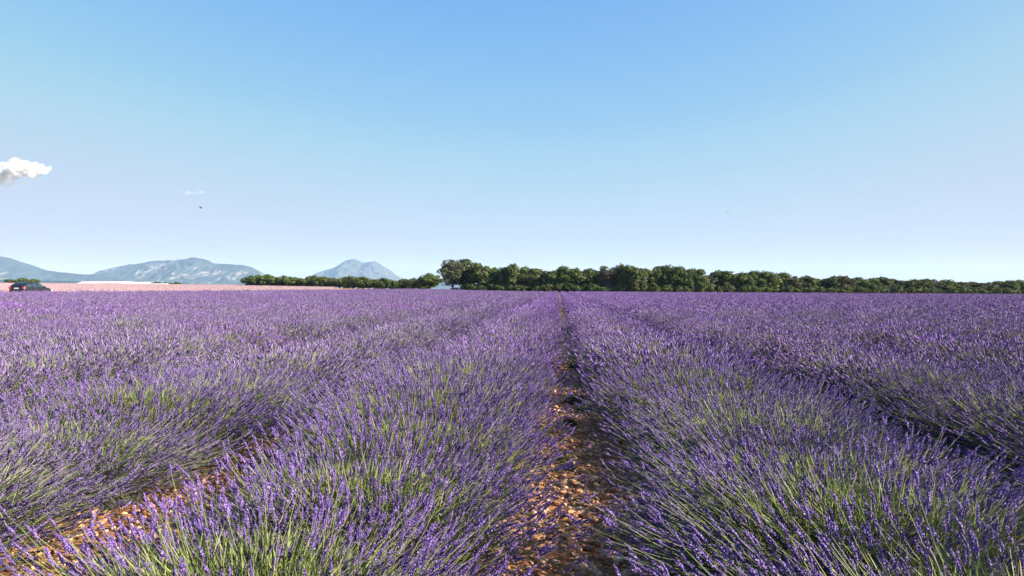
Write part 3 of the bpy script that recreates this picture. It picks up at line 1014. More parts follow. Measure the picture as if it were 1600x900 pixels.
# ------------------------------------------------------------------ trees
def make_tree(seed, H, Wd, nblob, nleaf, trunk_frac=0.16, leaf=0.34, sparse=0.0, mat_i=0, shrub=False):
    rng = np.random.default_rng(seed)
    tr = Acc()
    base_h = H * trunk_frac
    pts_b = []
    for b in range(nblob):
        for _ in range(30):
            u = rng.uniform(-1, 1, 3)
            if np.linalg.norm(u) < 1: break
        rad = rng.uniform(0.085, 0.17) * Wd * (0.8 if b % 3 else 1.25)
        zc = base_h + (H - base_h) * (0.5 + 0.44 * u[2])
        taper = 0.7 + 0.35 * math.sqrt(max(0, 1 - max(0.0, u[2] + 0.1) ** 2))
        c = np.array([u[0] * Wd * 0.42 * taper, u[1] * Wd * 0.42 * taper, zc])
        if c[2] + rad * 0.8 > H: c[2] = H - rad * 0.8
        pts_b.append((c, rad))
    # trunk and limbs
    def limb(a, b, r0, r1):
        a = np.array(a, float)[None]; b = np.array(b, float)[None]
        m = (a + b) / 2 + rng.normal(0, 0.06, (1, 3)) * np.linalg.norm(b - a)
        v, f = tubes(a, m, b, np.array([(r0 + r1) / 2]), 6, 4)
        tr.add(v, f, 0)
    r = 0.028 * H + 0.03
    nst = 3 if shrub else 1
    fork = np.array([rng.normal(0, 0.15), rng.normal(0, 0.15), base_h + 0.25 * (H - base_h)])
    for s_ in range(nst):
        limb((rng.normal(0, 0.12) * nst, rng.normal(0, 0.12) * nst, -0.2), fork + rng.normal(0, 0.2, 3) * (nst > 1), r * (1.3 if nst == 1 else 0.6), r * 0.7)
    for c, rad in pts_b:
        if rng.random() < (0.95 if sparse else 0.45):
            limb(fork * np.array([1, 1, rng.uniform(0.75, 1.0)]), c, r * 0.42, r * 0.2)
            if sparse:
                for _ in range(5):
                    limb(c, c + rng.normal(0, rad * 0.75, 3), r * 0.13, r * 0.08)
    cr = Acc()
    for c, rad in pts_b:
        m = int(nleaf / nblob * (rad / (0.125 * Wd)) ** 2 * (1 - sparse))
        d = rng.normal(0, 1, (m, 3)); d /= np.linalg.norm(d, axis=1, keepdims=True)
        rr = rad * (0.45 + 0.62 * rng.random(m) ** 0.6) * (1 + 0.25 * np.sin(5 * d[:, 0] + seed) * np.sin(4 * d[:, 2]))
        P = c + d * rr[:, None] * np.array([1, 1, 0.8])
        keep = P[:, 2] > 0.12
        P = P[keep]; d = d[keep]
        q = len(P)
        s = leaf * rng.uniform(0.55, 1.3, q)
        D = d + rng.normal(0, 0.8, (q, 3))
        M = frames(D, rng.uniform(0, 6.28, q))
        tv = np.array([(-0.5, -0.32, 0.05), (0.1, -0.5, -0.05), (0.55, 0.05, 0.06), (0.1, 0.5, -0.04), (-0.45, 0.3, 0.03)])
        v, f = stamp(tv, np.array([(0, 1, 2, 3)]), M, P, s); 
        cr.add(v, f, 0)
        f3 = np.array([(0, 3, 4)])[None] + (np.arange(q) * 5)[:, None, None]
        cr.t.append(f3.reshape(-1, 3) + cr.n - len(v)); cr.tm.append(np.zeros(q))
    return tr.mesh('trunk', [M_BARK], True), cr.mesh('crown', [M_OAKS[mat_i]])

# kinds: all modelled 10 m high and 9 m wide (shrubs 4 m high, 5 m wide), then scaled
TK = {'oak': [make_tree(200 + i, 10, 8.5, 60, 5200, 0.10, 0.42, 0, 0) for i in range(3)],
      'olive': [make_tree(220 + i, 10, 8.5, 55, 5200, 0.10, 0.42, 0, 1) for i in range(3)],
      'brown': [make_tree(240, 10, 8.0, 50, 4200, 0.12, 0.40, 0, 2), make_tree(241, 10, 8.0, 46, 4000, 0.12, 0.40, 0.1, 2)],
      'sparse': [make_tree(260, 10, 9.0, 52, 4600, 0.16, 0.38, 0.22, 3)],
      'shrub': [make_tree(280 + i, 4, 5.0, 34, 3000, 0.02, 0.26, 0, i % 2, True) for i in range(3)]}

def tree(px, ytop, wpx, D, kind, label, group=None, cat='tree', base=None, name='oak_tree', yaw=None):
    a, b = ray_px(px, ytop)
    x = a * D
    g = gzf(x, D)
    h = CAM_H + b * D - g
    wd = wpx / 1151.0 * D * 1.12
    vs = TK[kind]
    me_t, me_c = vs[random.randrange(len(vs))]
    H0, W0 = (4, 5.0) if kind == 'shrub' else (10, 8.5)
    root = empty(name, (x, D, g), random.uniform(0, 6.28) if yaw is None else yaw)
    root.scale = (wd / W0, wd / W0 * random.uniform(0.9, 1.1), h / H0)
    link(bpy.data.objects.new('trunk', me_t), root)
    link(bpy.data.objects.new('crown', me_c), root)
    tag(root, label, cat, group)
    return root

random.seed(21)
# the clump at the left end of the wood
tree(706, 404, 40, 240, 'sparse', 'thin grey-green oak with sky showing through, left end of the tall wood', yaw=0.6)
tree(725, 404, 50, 244, 'olive', 'broad tall olive-green oak, second from the left end of the tall wood')
tree(752, 408, 44, 240, 'olive', 'rounded yellow-green oak beside the tallest oaks at the wood\'s left end')
tree(771, 416, 30, 243, 'oak', 'shorter dark green oak closing the big rounded clump on its right')
tree(672, 425, 38, 236, 'oak', 'dark round oak standing alone in the gap left of the white van')
wood = [(786, 415, 26, 'oak'), (799, 410, 26, 'olive'), (816, 416, 28, 'oak'), (832, 419, 26, 'olive'), (849, 418, 28, 'olive'), (866, 420, 28, 'oak'), (884, 415, 28, 'oak'),
        (901, 416, 30, 'oak'), (916, 418, 26, 'olive'), (930, 421, 24, 'oak'), (946, 415, 30, 'brown'), (961, 417, 26, 'oak'), (975, 412, 26, 'oak'), (991, 412, 28, 'olive'),
        (1007, 417, 26, 'oak'), (1023, 418, 26, 'oak'), (1043, 411, 30, 'oak'), (1060, 416, 28, 'oak'), (1077, 418, 26, 'oak'), (1092, 420, 24, 'olive'), (1107, 429, 20, 'brown'),
        (1123, 421, 26, 'olive'), (1142, 422, 26, 'olive'), (1162, 424, 24, 'oak'), (1180, 420, 28, 'oak'), (1199, 423, 26, 'oak'), (1221, 425, 28, 'oak'), (1243, 431, 24, 'brown'),
        (1261, 430, 22, 'olive'), (1279, 435, 20, 'olive'), (1298, 431, 26, 'oak'), (1318, 428, 30, 'brown'), (1340, 431, 28, 'oak'), (1360, 434, 24, 'oak'), (1380, 432, 26, 'olive'),
        (1400, 435, 24, 'brown'), (1420, 435, 24, 'olive'), (1440, 434, 26, 'olive'), (1460, 436, 24, 'brown'), (1480, 435, 26, 'oak'), (1500, 438, 22, 'brown'), (1520, 439, 24, 'olive'),
        (1540, 439, 24, 'brown'), (1560, 438, 22, 'olive'), (1578, 436, 22, 'oak'), (1596, 437, 24, 'oak'), (1618, 438, 26, 'olive'), (1640, 438, 26, 'oak')]
special = {946: 'brownish half-bare oak in the tall wood to the right of the path\'s end', 799: 'pointed yellow-green oak rising just right of the big rounded clump',
           1043: 'tallest dark oak crown in the middle of the wood', 1107: 'low brownish oak in the notch of the wood\'s skyline', 1318: 'wide grey-brown oak hump in the low right part of the wood',
           1180: 'dark green oak hump right of the skyline notch', 884: 'dark oak right above the end of the stony path', 1221: 'last tall dark oak before the wood drops lower to the right',
           1279: 'low oak in the dip where the tall wood ends'}
for px, yt, wp, kd in wood:
    if px in special:
        lab, grp = special[px], None
    elif px < 1110:
        lab, grp = 'green oak in the tall dense wood ahead, merging with its neighbours', 'oaks of the tall dense wood ahead'
    elif px < 1235:
        lab, grp = 'green oak of middling height in the wood right of the skyline notch', 'middling oaks of the wood right of the notch'
    else:
        lab, grp = 'low olive-brown oak in the wood at the far right', 'low oaks of the wood at the far right'
    D = 240 + max(0, px - 1000) * 0.045 + random.uniform(-2, 2)
    tree(px, yt, wp * 1.22, D, kd, lab, grp)
for px in range(792, 1650, 24):   # second rank, seen between the crowns of the first
    yt = np.interp(px, [t[0] for t in wood], [t[1] for t in wood]) + random.uniform(0.5, 3.5)
    tree(px + random.uniform(-5, 5), yt, 30, 252 + max(0, px - 1000) * 0.045, random.choice(['oak', 'olive', 'oak']), 'shaded oak in the second rank, glimpsed between front crowns of the wood', 'oaks in the second rank of the wood')
# undergrowth at the foot of the wood
for px in [724] + list(range(735, 1640, 17)):
    D = 237 + max(0, px - 1000) * 0.045
    a, b = ray_px(px, 0)
    tree(px + random.uniform(-4, 4), 447 - random.uniform(0, 6) + max(0, px - 1000) * 0.006, random.uniform(14, 24), D, 'shrub', 'low dark shrub at the foot of the wood', 'shrubs along the foot of the wood', 'shrub', name='shrub')
for px in range(742, 1640, 24):
    D = 248 + max(0, px - 1000) * 0.045
    tree(px + random.uniform(-4, 4), 445 + max(0, px - 1000) * 0.006, random.uniform(26, 34), D, 'shrub', 'dark shrub deeper in the shade of the wood', 'shrubs deeper in the wood', 'shrub', name='shrub')
# low hedge of young trees at the left
hedge = [(389, 430, 20), (402, 429, 24), (414, 428, 26), (430, 432, 26), (446, 430, 24), (462, 434, 24), (478, 434, 24), (491, 430, 26), (507, 432, 26), (523, 434, 24), (537, 432, 26),
         (552, 431, 28), (568, 432, 26), (584, 436, 24), (601, 434, 28), (618, 438, 22), (633, 435, 26), (648, 434, 28), (660, 436, 20)]
hl = {389: 'small dark bushy tree at the left end of the long low hedge', 414: 'rounded hump of green bushes near the left end of the low hedge', 648: 'last bushy tree of the low hedge beside the lone dark oak',
      491: 'bushy tree rising below the left foot of the pointed mountain'}
for px, yt, wp in hedge:
    D = 268 if px < 600 else 258
    if px in hl: lab, grp = hl[px], None
    else: lab, grp = 'bushy green tree in the long low hedge below the pointed mountain', 'bushy trees of the long low hedge'
    tree(px, yt, wp, D, 'shrub', lab, grp, name='bushy_tree')
    tree(px + 8, yt + 2, wp, D + 8, 'shrub', 'bushy green tree showing behind the long low hedge', 'bushy trees behind the long low hedge', name='bushy_tree')
for px, yt, wp, lab in ((16, 436, 16, 'leftmost brownish bush on the skyline behind the dark car'), (32, 434, 22, 'broad olive bush on the skyline right behind the car roof'), (52, 435.5, 22, 'right-hand bush on the skyline behind the car')):
    tree(px, yt, wp, 325, 'shrub', lab, 'bushes on the skyline behind the car', 'bush', name='bush')
for px, yt, wp, lab in ((244, 440, 14, 'small dark bush at the left end of the row beside the white sheds'), (262, 441, 16, 'flat dark bush between two others on the pink field\'s skyline'), (276, 440.5, 12, 'small dark bush at the right end of the row beyond the white sheds')):
    tree(px, yt, wp, 335, 'shrub', lab, 'dark bushes beside the white sheds', 'bush', name='bush')

# ------------------------------------------------------------------ weeds on the path
def weed(x, y, size, m, seed, label, nleaf=60, group=None):
    rng = np.random.default_rng(seed)
    root = empty('weed', (x, y, gzf(x, y) + 0.01))
    D = np.stack([rng.normal(0, 0.75, nleaf), rng.normal(0, 0.75, nleaf), rng.uniform(0.25, 1.2, nleaf)], 1)
    Dn = D / np.linalg.norm(D, axis=1, keepdims=True)
    lens = size * rng.uniform(0.5, 1.0, nleaf)
    st = Acc(); v, f = tubes(np.zeros((nleaf, 3)), Dn * lens[:, None] * 0.5 + np.array([0, 0, size * 0.12]), Dn * lens[:, None], 0.0015, 3, 2); st.add(v, f, 0)
    o = link(bpy.data.objects.new('stems', st.mesh('stems', [m])), root); o['kind'] = 'stuff'
    lv = Acc()
    k = nleaf * 4
    idx = rng.integers(0, nleaf, k)
    P = Dn[idx] * (lens[idx] * rng.uniform(0.4, 1.0, k))[:, None]
    v, q, t = blades(P, Dn[idx] + rng.normal(0, 0.6, (k, 3)), size * rng.uniform(0.18, 0.36, k), size * rng.uniform(0.08, 0.15, k), rng)
    lv.add(v, q, 0); lv.t.append(t); lv.tm.append(np.zeros(len(t)))
    o = link(bpy.data.objects.new('leaves', lv.mesh('leaves', [m])), root); o['kind'] = 'stuff'
    return tag(root, label, 'weed', group)
weed(0.02, 5.3, 0.10, M_WEEDY, 1, 'small yellow-green weed alone among the path stones, nearest to the camera')
weed(0.07, 5.15, 0.07, M_WEED, 2, 'small fresh green weed touching the yellow-green one on the path')
weed(0.16, 8.1, 0.13, M_WEED, 3, 'dark green weed in the middle of the path below the right-hand row')
weed(0.24, 7.5, 0.10, M_WEED, 4, 'dark green weed spreading toward the right-hand row just before the middle one')
weed(0.10, 6.8, 0.10, M_WEED, 5, 'shaded low weed between the middle weed and the yellow-green one')
weed(0.02, 9.9, 0.12, M_WEED, 6, 'green weed at the left of the path, farther back')
weed(0.30, 11.6, 0.18, M_WEED, 7, 'dark weed where the path narrows')
weed(0.32, 13.4, 0.18, M_WEED, 8, 'farthest dark weed filling the narrow end of the path')

# ------------------------------------------------------------------ vehicles
M_PAINT = simple('black_paint', (0.008, 0.009, 0.012), 0.35, 0.0, 0.4, 0.35, 0.15)
M_WPAINT = simple('white_paint', (0.78, 0.78, 0.77), 0.3, 0.0, 0.5, 0.6, 0.08)
M_GLASS = simple('tinted_glass', (0.02, 0.03, 0.035), 0.08, 0.0, 0.9, 0.6, 0.1)
M_TYRE = simple('tyre_rubber', (0.02, 0.02, 0.02), 0.9, noise=0.3)
M_RIM = simple('alloy_rim', (0.5, 0.5, 0.52), 0.35, 0.9, noise=0.2)
M_RED = simple('red_lamp_glass', (0.55, 0.01, 0.03), 0.15, 0.0, 0.6, 0.5, 0.2)
M_PLATE = simple('number_plate', (0.78, 0.78, 0.76), 0.4, noise=0.1)
M_PLASTIC = simple('black_plastic', (0.03, 0.03, 0.03), 0.7, noise=0.2)
M_CLEAR = simple('lamp_glass', (0.7, 0.72, 0.75), 0.1, 0.0, 0.8)

def loft(secs, closed_ends=True):
    """secs: list of (y, [(x,z)...]) half outlines from the sill up to the roof centre, mirrored"""
    bm = bmesh.new()
    rings = []
    for y, half in secs:
        ring = [bm.verts.new((x, y, z)) for x, z in half] + [bm.verts.new((-x, y, z)) for x, z in reversed(half)]
        rings.append(ring)
    n = len(rings[0])
    for a, b in zip(rings, rings[1:]):
        for i in range(n):
            j = (i + 1) % n
            bm.faces.new((a[i], a[j], b[j], b[i]))
    if closed_ends:
        bm.faces.new(rings[0][::-1]); bm.faces.new(rings[-1])
    return bm

def quad_panel(bm, pts4, th=0.012):
    """a thin pane with its own thickness, from four corners"""
    p = [Vector(q) for q in pts4]
    nrm = (p[1] - p[0]).cross(p[3] - p[0]).normalized() * th
    vs = [bm.verts.new(q + nrm) for q in p] + [bm.verts.new(q - nrm) for q in p]
    bm.faces.new(vs[:4]); bm.faces.new(vs[7:3:-1])
    for i in range(4):
        j = (i + 1) % 4
        bm.faces.new((vs[i], vs[i + 4], vs[j + 4], vs[j]))

def vehicle(name, loc, yaw, paint, L, W, H, van, label, cat):
    root = empty(name, loc, yaw)
    hw = W / 2
    belt = 0.62 * H if not van else 0.56 * H
    # side profile from tail (y=0) to nose (y=L): top height, shoulder half width
    if van:
        prof = [(0.0, .88, .90), (0.06, .97, .97), (0.3, 1.0, 1), (0.62, 1.0, 1), (0.74, .96, .99), (0.86, .64, .98), (0.96, .55, .93), (1.0, .42, .84)]
    else:
        prof = [(0.0, .60, .86), (0.035, .76, .93), (0.14, .955, .97), (0.28, 1.0, 1), (0.50, .985, 1), (0.60, .90, 1), (0.72, .66, .99), (0.86, .60, .96), (0.96, .50, .90), (1.0, .38, .80)]
    secs = []
    for t, hh, ww in prof:
        top = H * hh
        bz = min(belt, top - 0.02)
        x = hw * ww
        roofx = x * (1 - 0.24 * max(0, (top - bz)) / (H - belt)) if top > bz + 0.05 else x * 0.93
        zb = 0.22 + (0.08 if t in (0.0, 1.0) else 0)
        secs.append((t * L, [(x * 0.80, zb), (x * 0.97, zb + 0.08), (x, H * 0.42 if H * 0.42 < bz else bz * 0.7), (x * 0.985, bz), (roofx, bz + (top - bz) * 0.86), (roofx * 0.86, top - 0.01), (roofx * 0.4, top)]))
    bm = loft(secs)
    b = bm_obj('body', bm, paint, root, True)
    # side and end glass, set into the cabin as proud panes
    def cab(t):
        ts = [p[0] for p in prof]
        top = np.interp(t, ts, [p[1] for p in prof]) * H
        x = hw * np.interp(t, ts, [p[2] for p in prof])
        return top, x, x * (1 - 0.24 * max(0, top - belt) / (H - belt))
    spans = ((0.10, 0.26), (0.28, 0.45), (0.47, 0.64)) if not van else ((0.08, 0.30), (0.33, 0.55), (0.58, 0.76))
    for s in (1, -1):
        for t0, t1 in spans:
            bmw = bmesh.new()
            q = []
            top0, x0, r0 = cab(t0 + 0.012); top1, x1, r1 = cab(t1)
            f0, f1 = 0.76, 0.76
            z0, z1 = belt + (top0 - belt) * f0, belt + (top1 - belt) * f1
            k0_, k1_ = x0 + (r0 - x0) * 0.86, x1 + (r1 - x1) * 0.86
            q = [(s * (x0 * 0.985 + 0.004), t0 * L, belt + 0.03), (s * (x1 * 0.985 + 0.004), t1 * L, belt + 0.03), (s * (k1_ + 0.006), t1 * L, max(z1, belt + 0.04)), (s * (k0_ + 0.006), (t0 + 0.012) * L, max(z0, belt + 0.04))]
            quad_panel(bmw, q)
            bm_obj('window', bmw, M_GLASS, root)
    def ringpt(t, fx, fz, out):
        top, x, r = cab(t)
        return (x * fx, t * L + out, belt + (top - belt) * fz)
    tt, xx_, rr_ = cab(0.02)
    bmw = bmesh.new()
    y_lo, y_hi = 0.035 * L, 0.125 * L
    lo = H * 0.70 if not van else H * 0.6
    if van: y_lo, y_hi = 0.01 * L, 0.035 * L
    hi = H * 0.91
    quad_panel(bmw, [(-hw * .74, y_lo - 0.03, lo), (hw * .74, y_lo - 0.03, lo), (hw * .62, y_hi - 0.05, hi), (-hw * .62, y_hi - 0.05, hi)])
    bm_obj('rear_window', bmw, M_GLASS, root)
    bmw = bmesh.new()
    ts0, ts1 = (0.61, 0.715) if not van else (0.755, 0.85)
    a0, a1 = cab(ts0), cab(ts1)
    quad_panel(bmw, [(-a1[2] * .86, ts1 * L + 0.02, a1[0] + 0.005), (a1[2] * .86, ts1 * L + 0.02, a1[0] + 0.005), (a0[2] * .8, ts0 * L + 0.02, a0[0] + 0.005), (-a0[2] * .8, ts0 * L + 0.02, a0[0] + 0.005)])
    bm_obj('windscreen', bmw, M_GLASS, root)
    def box(nm, c, sz, m, par=root, bev=0.02):
        bmx = bmesh.new(); bmesh.ops.create_cube(bmx, size=1)
        for v in bmx.verts: v.co = Vector((c[0] + v.co.x * sz[0], c[1] + v.co.y * sz[1], c[2] + v.co.z * sz[2]))
        bmesh.ops.bevel(bmx, geom=bmx.edges[:], offset=min(bev, min(sz) * 0.3), segments=2, affect='EDGES')
        return bm_obj(nm, bmx, m, par)
    for s in (1, -1):
        box('tail_light', (s * hw * 0.80, 0.03, H * 0.60), (0.22, 0.16, 0.20), M_RED)
        box('headlight', (s * hw * 0.70, L - 0.10, H * 0.42), (0.30, 0.18, 0.13), M_CLEAR)
        box('mirror', (s * (hw + 0.10), L * 0.66, belt + 0.06), (0.18, 0.10, 0.13), paint)
    box('number_plate', (0, -0.015, H * 0.56), (0.50, 0.02, 0.12), M_PLATE, bev=0.003)
    box('rear_bumper', (0, 0.02, 0.40), (W * 0.86, 0.18, 0.24), M_PLASTIC)
    box('front_bumper', (0, L - 0.02, 0.36), (W * 0.78, 0.16, 0.22), M_PLASTIC)
    for s in (1, -1):
        for wy in (0.19, 0.80):
            wroot = None
            bmx = bmesh.new()
            bmesh.ops.create_cone(bmx, cap_ends=True, segments=28, radius1=0.33, radius2=0.33, depth=0.22, matrix=Matrix.Translation((s * (hw - 0.10), wy * L, 0.33)) @ Matrix.Rotation(math.pi / 2, 4, 'Y'))
            bmesh.ops.bevel(bmx, geom=[e for e in bmx.edges if len(e.link_faces) == 2 and e.calc_face_angle() > 1.0], offset=0.03, segments=2, affect='EDGES')
            wh = bm_obj('wheel', bmx, M_TYRE, root)
            bmx = bmesh.new()
            bmesh.ops.create_cone(bmx, cap_ends=True, segments=20, radius1=0.20, radius2=0.16, depth=0.05, matrix=Matrix.Translation((s * (hw + 0.01), wy * L, 0.33)) @ Matrix.Rotation(s * math.pi / 2, 4, 'Y'))
            bm_obj('rim', bmx, M_RIM, wh)
    return root, box

car, cbox = vehicle('parked_car', (-56.3, 73.2, gzf(-55.3, 74) + 0.015), R(-2), M_PAINT, 4.15, 1.85, 1.52, False, '', '')
tag(car, 'black hatchback parked on the track behind the lavender at the left', 'car')
for s in (1, -1):
    cbox('roof_rail', (s * 0.60, 4.15 * 0.33, 1.535), (0.035, 1.5, 0.03), M_PLASTIC, car, 0.006)
cbox('aerial', (0, 4.15 * 0.17, 1.53), (0.03, 0.16, 0.05), M_PLASTIC, car, 0.006)
a, b = ray_px(713, 449.0)
van, vbox = vehicle('parked_van', (a * 238, 237.2, CAM_H + b * 238 - 1.95), R(62), M_WPAINT, 4.6, 1.85, 1.95, True, '', '')
van.location.x += 1.6
tag(van, 'white van parked under the tall tree at the far edge of the lavender', 'van')

# ------------------------------------------------------------------ white sheds
M_SHEET = simple('white_sheeting', (0.50, 0.46, 0.45), 0.5, noise=0.12, nscale=0.5)
M_SHEDWALL = simple('shed_wall', (0.66, 0.52, 0.48), 0.8, noise=0.2, nscale=0.6)
M_DARK = simple('shed_opening', (0.10, 0.08, 0.08), 0.9)
def shed(px0, px1, ytop, D, depth, label, slope):
    a0, b0 = ray_px(px0, ytop); a1, _ = ray_px(px1, ytop)
    x0, x1 = a0 * D, a1 * D
    g = gzf((x0 + x1) / 2, D)
    top = CAM_H + b0 * D
    root = empty('white_shed', ((x0 + x1) / 2, D, g))
    hl_ = (x1 - x0) / 2; ht = top - g; ev = ht - 1.0
    bm = bmesh.new()
    for y in (0, depth):
        pass
    vs = [bm.verts.new(p) for p in ((-hl_, 0, -0.3), (hl_, 0, -0.3), (hl_, 0, ev), (-hl_, 0, ev), (-hl_, depth, -0.3), (hl_, depth, -0.3), (hl_, depth, ev), (-hl_, depth, ev))]
    for f in ((0, 1, 2, 3), (5, 4, 7, 6), (1, 5, 6, 2), (4, 0, 3, 7)):
        bm.faces.new([vs[i] for i in f])
    g1 = bm.verts.new((hl_, depth / 2, ht - 0.08)); g2 = bm.verts.new((-hl_, depth / 2, ht - 0.08))
    bm.faces.new((vs[2], vs[6], g1)); bm.faces.new((vs[3], g2, vs[7]))
    bm_obj('wall', bm, M_SHEDWALL, root)
    nb = max(4, int((x1 - x0) / 4))
    rf = bpy.data.objects.new('roof', None)
    bmr = bmesh.new()
    o_ = 0.4
    for side in (0, 1):
        ya, yb = (-o_, depth / 2) if side == 0 else (depth / 2, depth + o_)
        za, zb = (ev - 0.15, ht) if side == 0 else (ht, ev - 0.15)
        quad_panel(bmr, [(-hl_ - o_, ya, za + .08), (hl_ + o_, ya, za + .08), (hl_ + o_, yb, zb + .04), (-hl_ - o_, yb, zb + .04)], 0.04)
    rf = bm_obj('roof', bmr, M_SHEET, root)
    for i in range(nb):
        x = -hl_ + (i + 0.5) * (2 * hl_ / nb)
        bmx = bmesh.new()
        quad_panel(bmx, [(x - 0.9, -0.03, ev - 1.1), (x + 0.9, -0.03, ev - 1.1), (x + 0.9, -0.03, ev - 0.3), (x - 0.9, -0.03, ev - 0.3)], 0.02)
        bm_obj('window', bmx, M_DARK, root)
    tag(root, label, 'shed', 'long white sheds on the skyline')
shed(121, 197, 439.6, 345, 9, 'longer and farther white-roofed shed on the skyline, nearest the car', 0)
shed(189, 236, 440.6, 332, 8, 'middle white shed overlapping the longer one on the skyline', 0)
shed(232, 256, 443.0, 326, 6, 'lowest and smallest white shed, right of the other two', 0)

# ------------------------------------------------------------------ bees
M_BEE = simple('bee_body', (0.03, 0.022, 0.015), 0.7, noise=0.3, nscale=300)
M_BEEB = simple('bee_fur', (0.22, 0.13, 0.04), 0.9, noise=0.5, nscale=500)
M_WING = simple('bee_wing', (0.06, 0.06, 0.065), 0.5)
def bee(px, py, D, size, rz, label, group='bees over the lavender'):
    a, b = ray_px(px, py)
    root = empty('bee', (a * D, D, CAM_H + b * D), rz)
    root.scale = (size,) * 3
    def ell(nm, c, r, m, seg=12):
        bm = bmesh.new(); bmesh.ops.create_uvsphere(bm, u_segments=seg, v_segments=8, radius=1)
        for v in bm.verts: v.co = Vector((c[0] + v.co.x * r[0] * (1 - 0.25 * v.co.x * (nm == 'abdomen') * -1), c[1] + v.co.y * r[1], c[2] + v.co.z * r[2]))
        return bm_obj(nm, bm, m, root, True)
    ell('abdomen', (-0.45, 0, -0.05), (0.45, 0.24, 0.22), M_BEE)
    ell('thorax', (0.12, 0, 0.02), (0.24, 0.24, 0.23), M_BEEB)
    ell('head', (0.42, 0, -0.03), (0.13, 0.17, 0.15), M_BEE)
    for s in (1, -1):
        bm = bmesh.new()
        o = [(0.15, 0.12, 0.2), (0.05, 0.45, 0.38), (-0.15, 0.85, 0.52), (-0.38, 0.95, 0.54), (-0.45, 0.75, 0.46), (-0.2, 0.35, 0.3)]
        top = [bm.verts.new((x, s * y, z + 0.01)) for x, y, z in o]; bot = [bm.verts.new((x, s * y, z - 0.01)) for x, y, z in o]
        bm.faces.new(top); bm.faces.new(bot[::-1])
        for i in range(6): bm.faces.new((top[i], bot[i], bot[(i + 1) % 6], top[(i + 1) % 6]))
        bm_obj('wing', bm, M_WING, root)
    bm = bmesh.new()
    for s in (1, -1):
        for lx in (0.0, 0.12, 0.24):
            a_ = Vector((lx, s * 0.12, -0.15)); b_2 = Vector((lx - 0.1, s * 0.3, -0.4))
            quad_panel(bm, [a_, a_ + Vector((0.04, 0, 0)), b_2 + Vector((0.04, 0, 0)), b_2], 0.015)
    bm_obj('legs', bm, M_BEE, root)
    tag(root, label, 'bee', group)
bee(314, 324.3, 2.6, 0.0085, 0.1, 'dark bee flying in the sky above the left mountains')
bee(1137, 331, 3.6, 0.0065, 3.0, 'small dark bee in the sky above the wood right of centre')
bee(1267, 334.5, 4.2, 0.0060, 1.2, 'tiny faint bee in the sky, rightmost of the flying ones')

# ------------------------------------------------------------------ cloud
def cloud(name, blobs, label, dens, seed):
    """a cumulus built from overlapping puffs, thin at their rims"""
    bm = bmesh.new()
    for (x, y, z, r, sq) in blobs:
        bmesh.ops.create_icosphere(bm, subdivisions=3, radius=1, matrix=Matrix.Translation((x, y, z)) @ Matrix.Diagonal((r, r, r * sq, 1)))
    for v in bm.verts:
        q = v.co * 0.022 + Vector((seed, 0, 0))
        v.co += Vector((mnoise.fractal(q, 0.7, 2.1, 4), mnoise.fractal(q + Vector((31, 7, 3)), 0.7, 2.1, 4), mnoise.fractal(q + Vector((3, 57, 13)), 0.7, 2.1, 4))) * (5 if seed < 5 else 4)
    m, nt, out = mat(name + '_vapour')
    df = N(nt, 'ShaderNodeBsdfDiffuse'); df.inputs[0].default_value = (0.8, 0.8, 0.8, 1)
    tl = N(nt, 'ShaderNodeBsdfTranslucent'); tl.inputs[0].default_value = (0.8, 0.8, 0.8, 1)
    mx = N(nt, 'ShaderNodeMixShader'); mx.inputs[0].default_value = 0.5
    nt.links.new(df.outputs[0], mx.inputs[1]); nt.links.new(tl.outputs[0], mx.inputs[2])
    tp = N(nt, 'ShaderNodeBsdfTransparent')
    lw = N(nt, 'ShaderNodeLayerWeight'); lw.inputs[0].default_value = 0.5
    mr = N(nt, 'ShaderNodeMapRange'); mr.inputs['From Min'].default_value = 0.0; mr.inputs['From Max'].default_value = 0.62
    mr.inputs['To Min'].default_value = 1 - dens
    nt.links.new(lw.outputs['Facing'], mr.inputs['Value'])
    m2 = N(nt, 'ShaderNodeMixShader')
    nt.links.new(mr.outputs[0], m2.inputs[0]); nt.links.new(mx.outputs[0], m2.inputs[1]); nt.links.new(tp.outputs[0], m2.inputs[2])
    nt.links.new(m2.outputs[0], out.inputs['Surface'])
    o = bm_obj(name, bm, m, None, True)
    return tag(o, label, 'cloud')
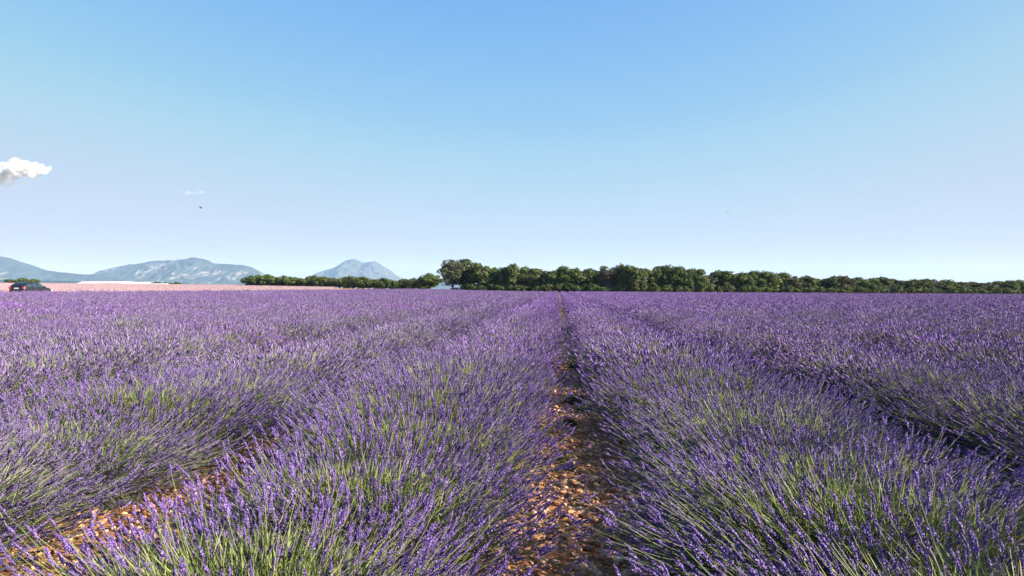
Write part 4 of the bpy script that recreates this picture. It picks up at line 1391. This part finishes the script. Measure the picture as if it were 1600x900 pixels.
def cp(px, py, D=4300):
    a, b = ray_px(px, py)
    return a * D, D, CAM_H + b * D
crng = random.Random(4)
blobs = []
def env(px):      # upper and lower edge of the cloud in the photograph's pixels
    top = np.interp(px, [-170, -120, -70, -20, -10, 2, 12, 26, 36, 44, 54, 62, 68], [262, 235, 232, 238, 243, 249, 250, 244, 246, 251, 250, 253, 258])
    bot = np.interp(px, [-160, -60, 0, 14, 30, 48, 68], [262, 286, 288, 282, 284, 276, 262])
    return top, bot
for _ in range(150):
    px = crng.uniform(-155, 67)
    t, b_ = env(px)
    rp = min(crng.uniform(5.0, 12) * (1.5 if px < 0 else 1), (b_ - t) * 0.45)
    py = crng.uniform(t + rp * 0.95, b_ - rp * 0.6)
    x, y, z = cp(px, py)
    blobs.append((x, y + crng.uniform(-70, 70), z, rp / 1151 * 4300 * 1.05, crng.uniform(.75, .95)))
cloud('cloud', blobs, 'puffy white cumulus cloud at the left edge of the sky', 0.55, 4.0)
blobs = []
for _ in range(14):
    px = crng.uniform(286, 318); py = 301 - (px - 300) * 0.10 + crng.uniform(-2.0, 2.0)
    x, y, z = cp(px, py)
    blobs.append((x, y + crng.uniform(-20, 20), z, crng.uniform(9, 15), .5))
cloud('cloud', blobs, 'faint small wisp of cloud above the left mountains', 0.10, 9.0)

# ------------------------------------------------------------------ haze
m, nt, out = mat('haze_air')
pv = N(nt, 'ShaderNodeVolumePrincipled')
pv.inputs['Color'].default_value = (0.27, 0.44, 0.72, 1)
pv.inputs['Absorption Color'].default_value = (1, 1, 1, 1)
pv.inputs['Density'].default_value = 0.62e-4
pv.inputs['Anisotropy'].default_value = 0.0
nt.links.new(pv.outputs[0], out.inputs['Volume'])
bm = bmesh.new(); bmesh.ops.create_cube(bm, size=1)
zb, zt = -6.0, 520.0
mn = V.min(0); mx_ = V.max(0)
for v in bm.verts:
    v.co = Vector((v.co.x * 30000, v.co.y * 30000, zb if v.co.z < 0 else zt))
hz = bm_obj('haze', bm, m)
tag(hz, kind='stuff')
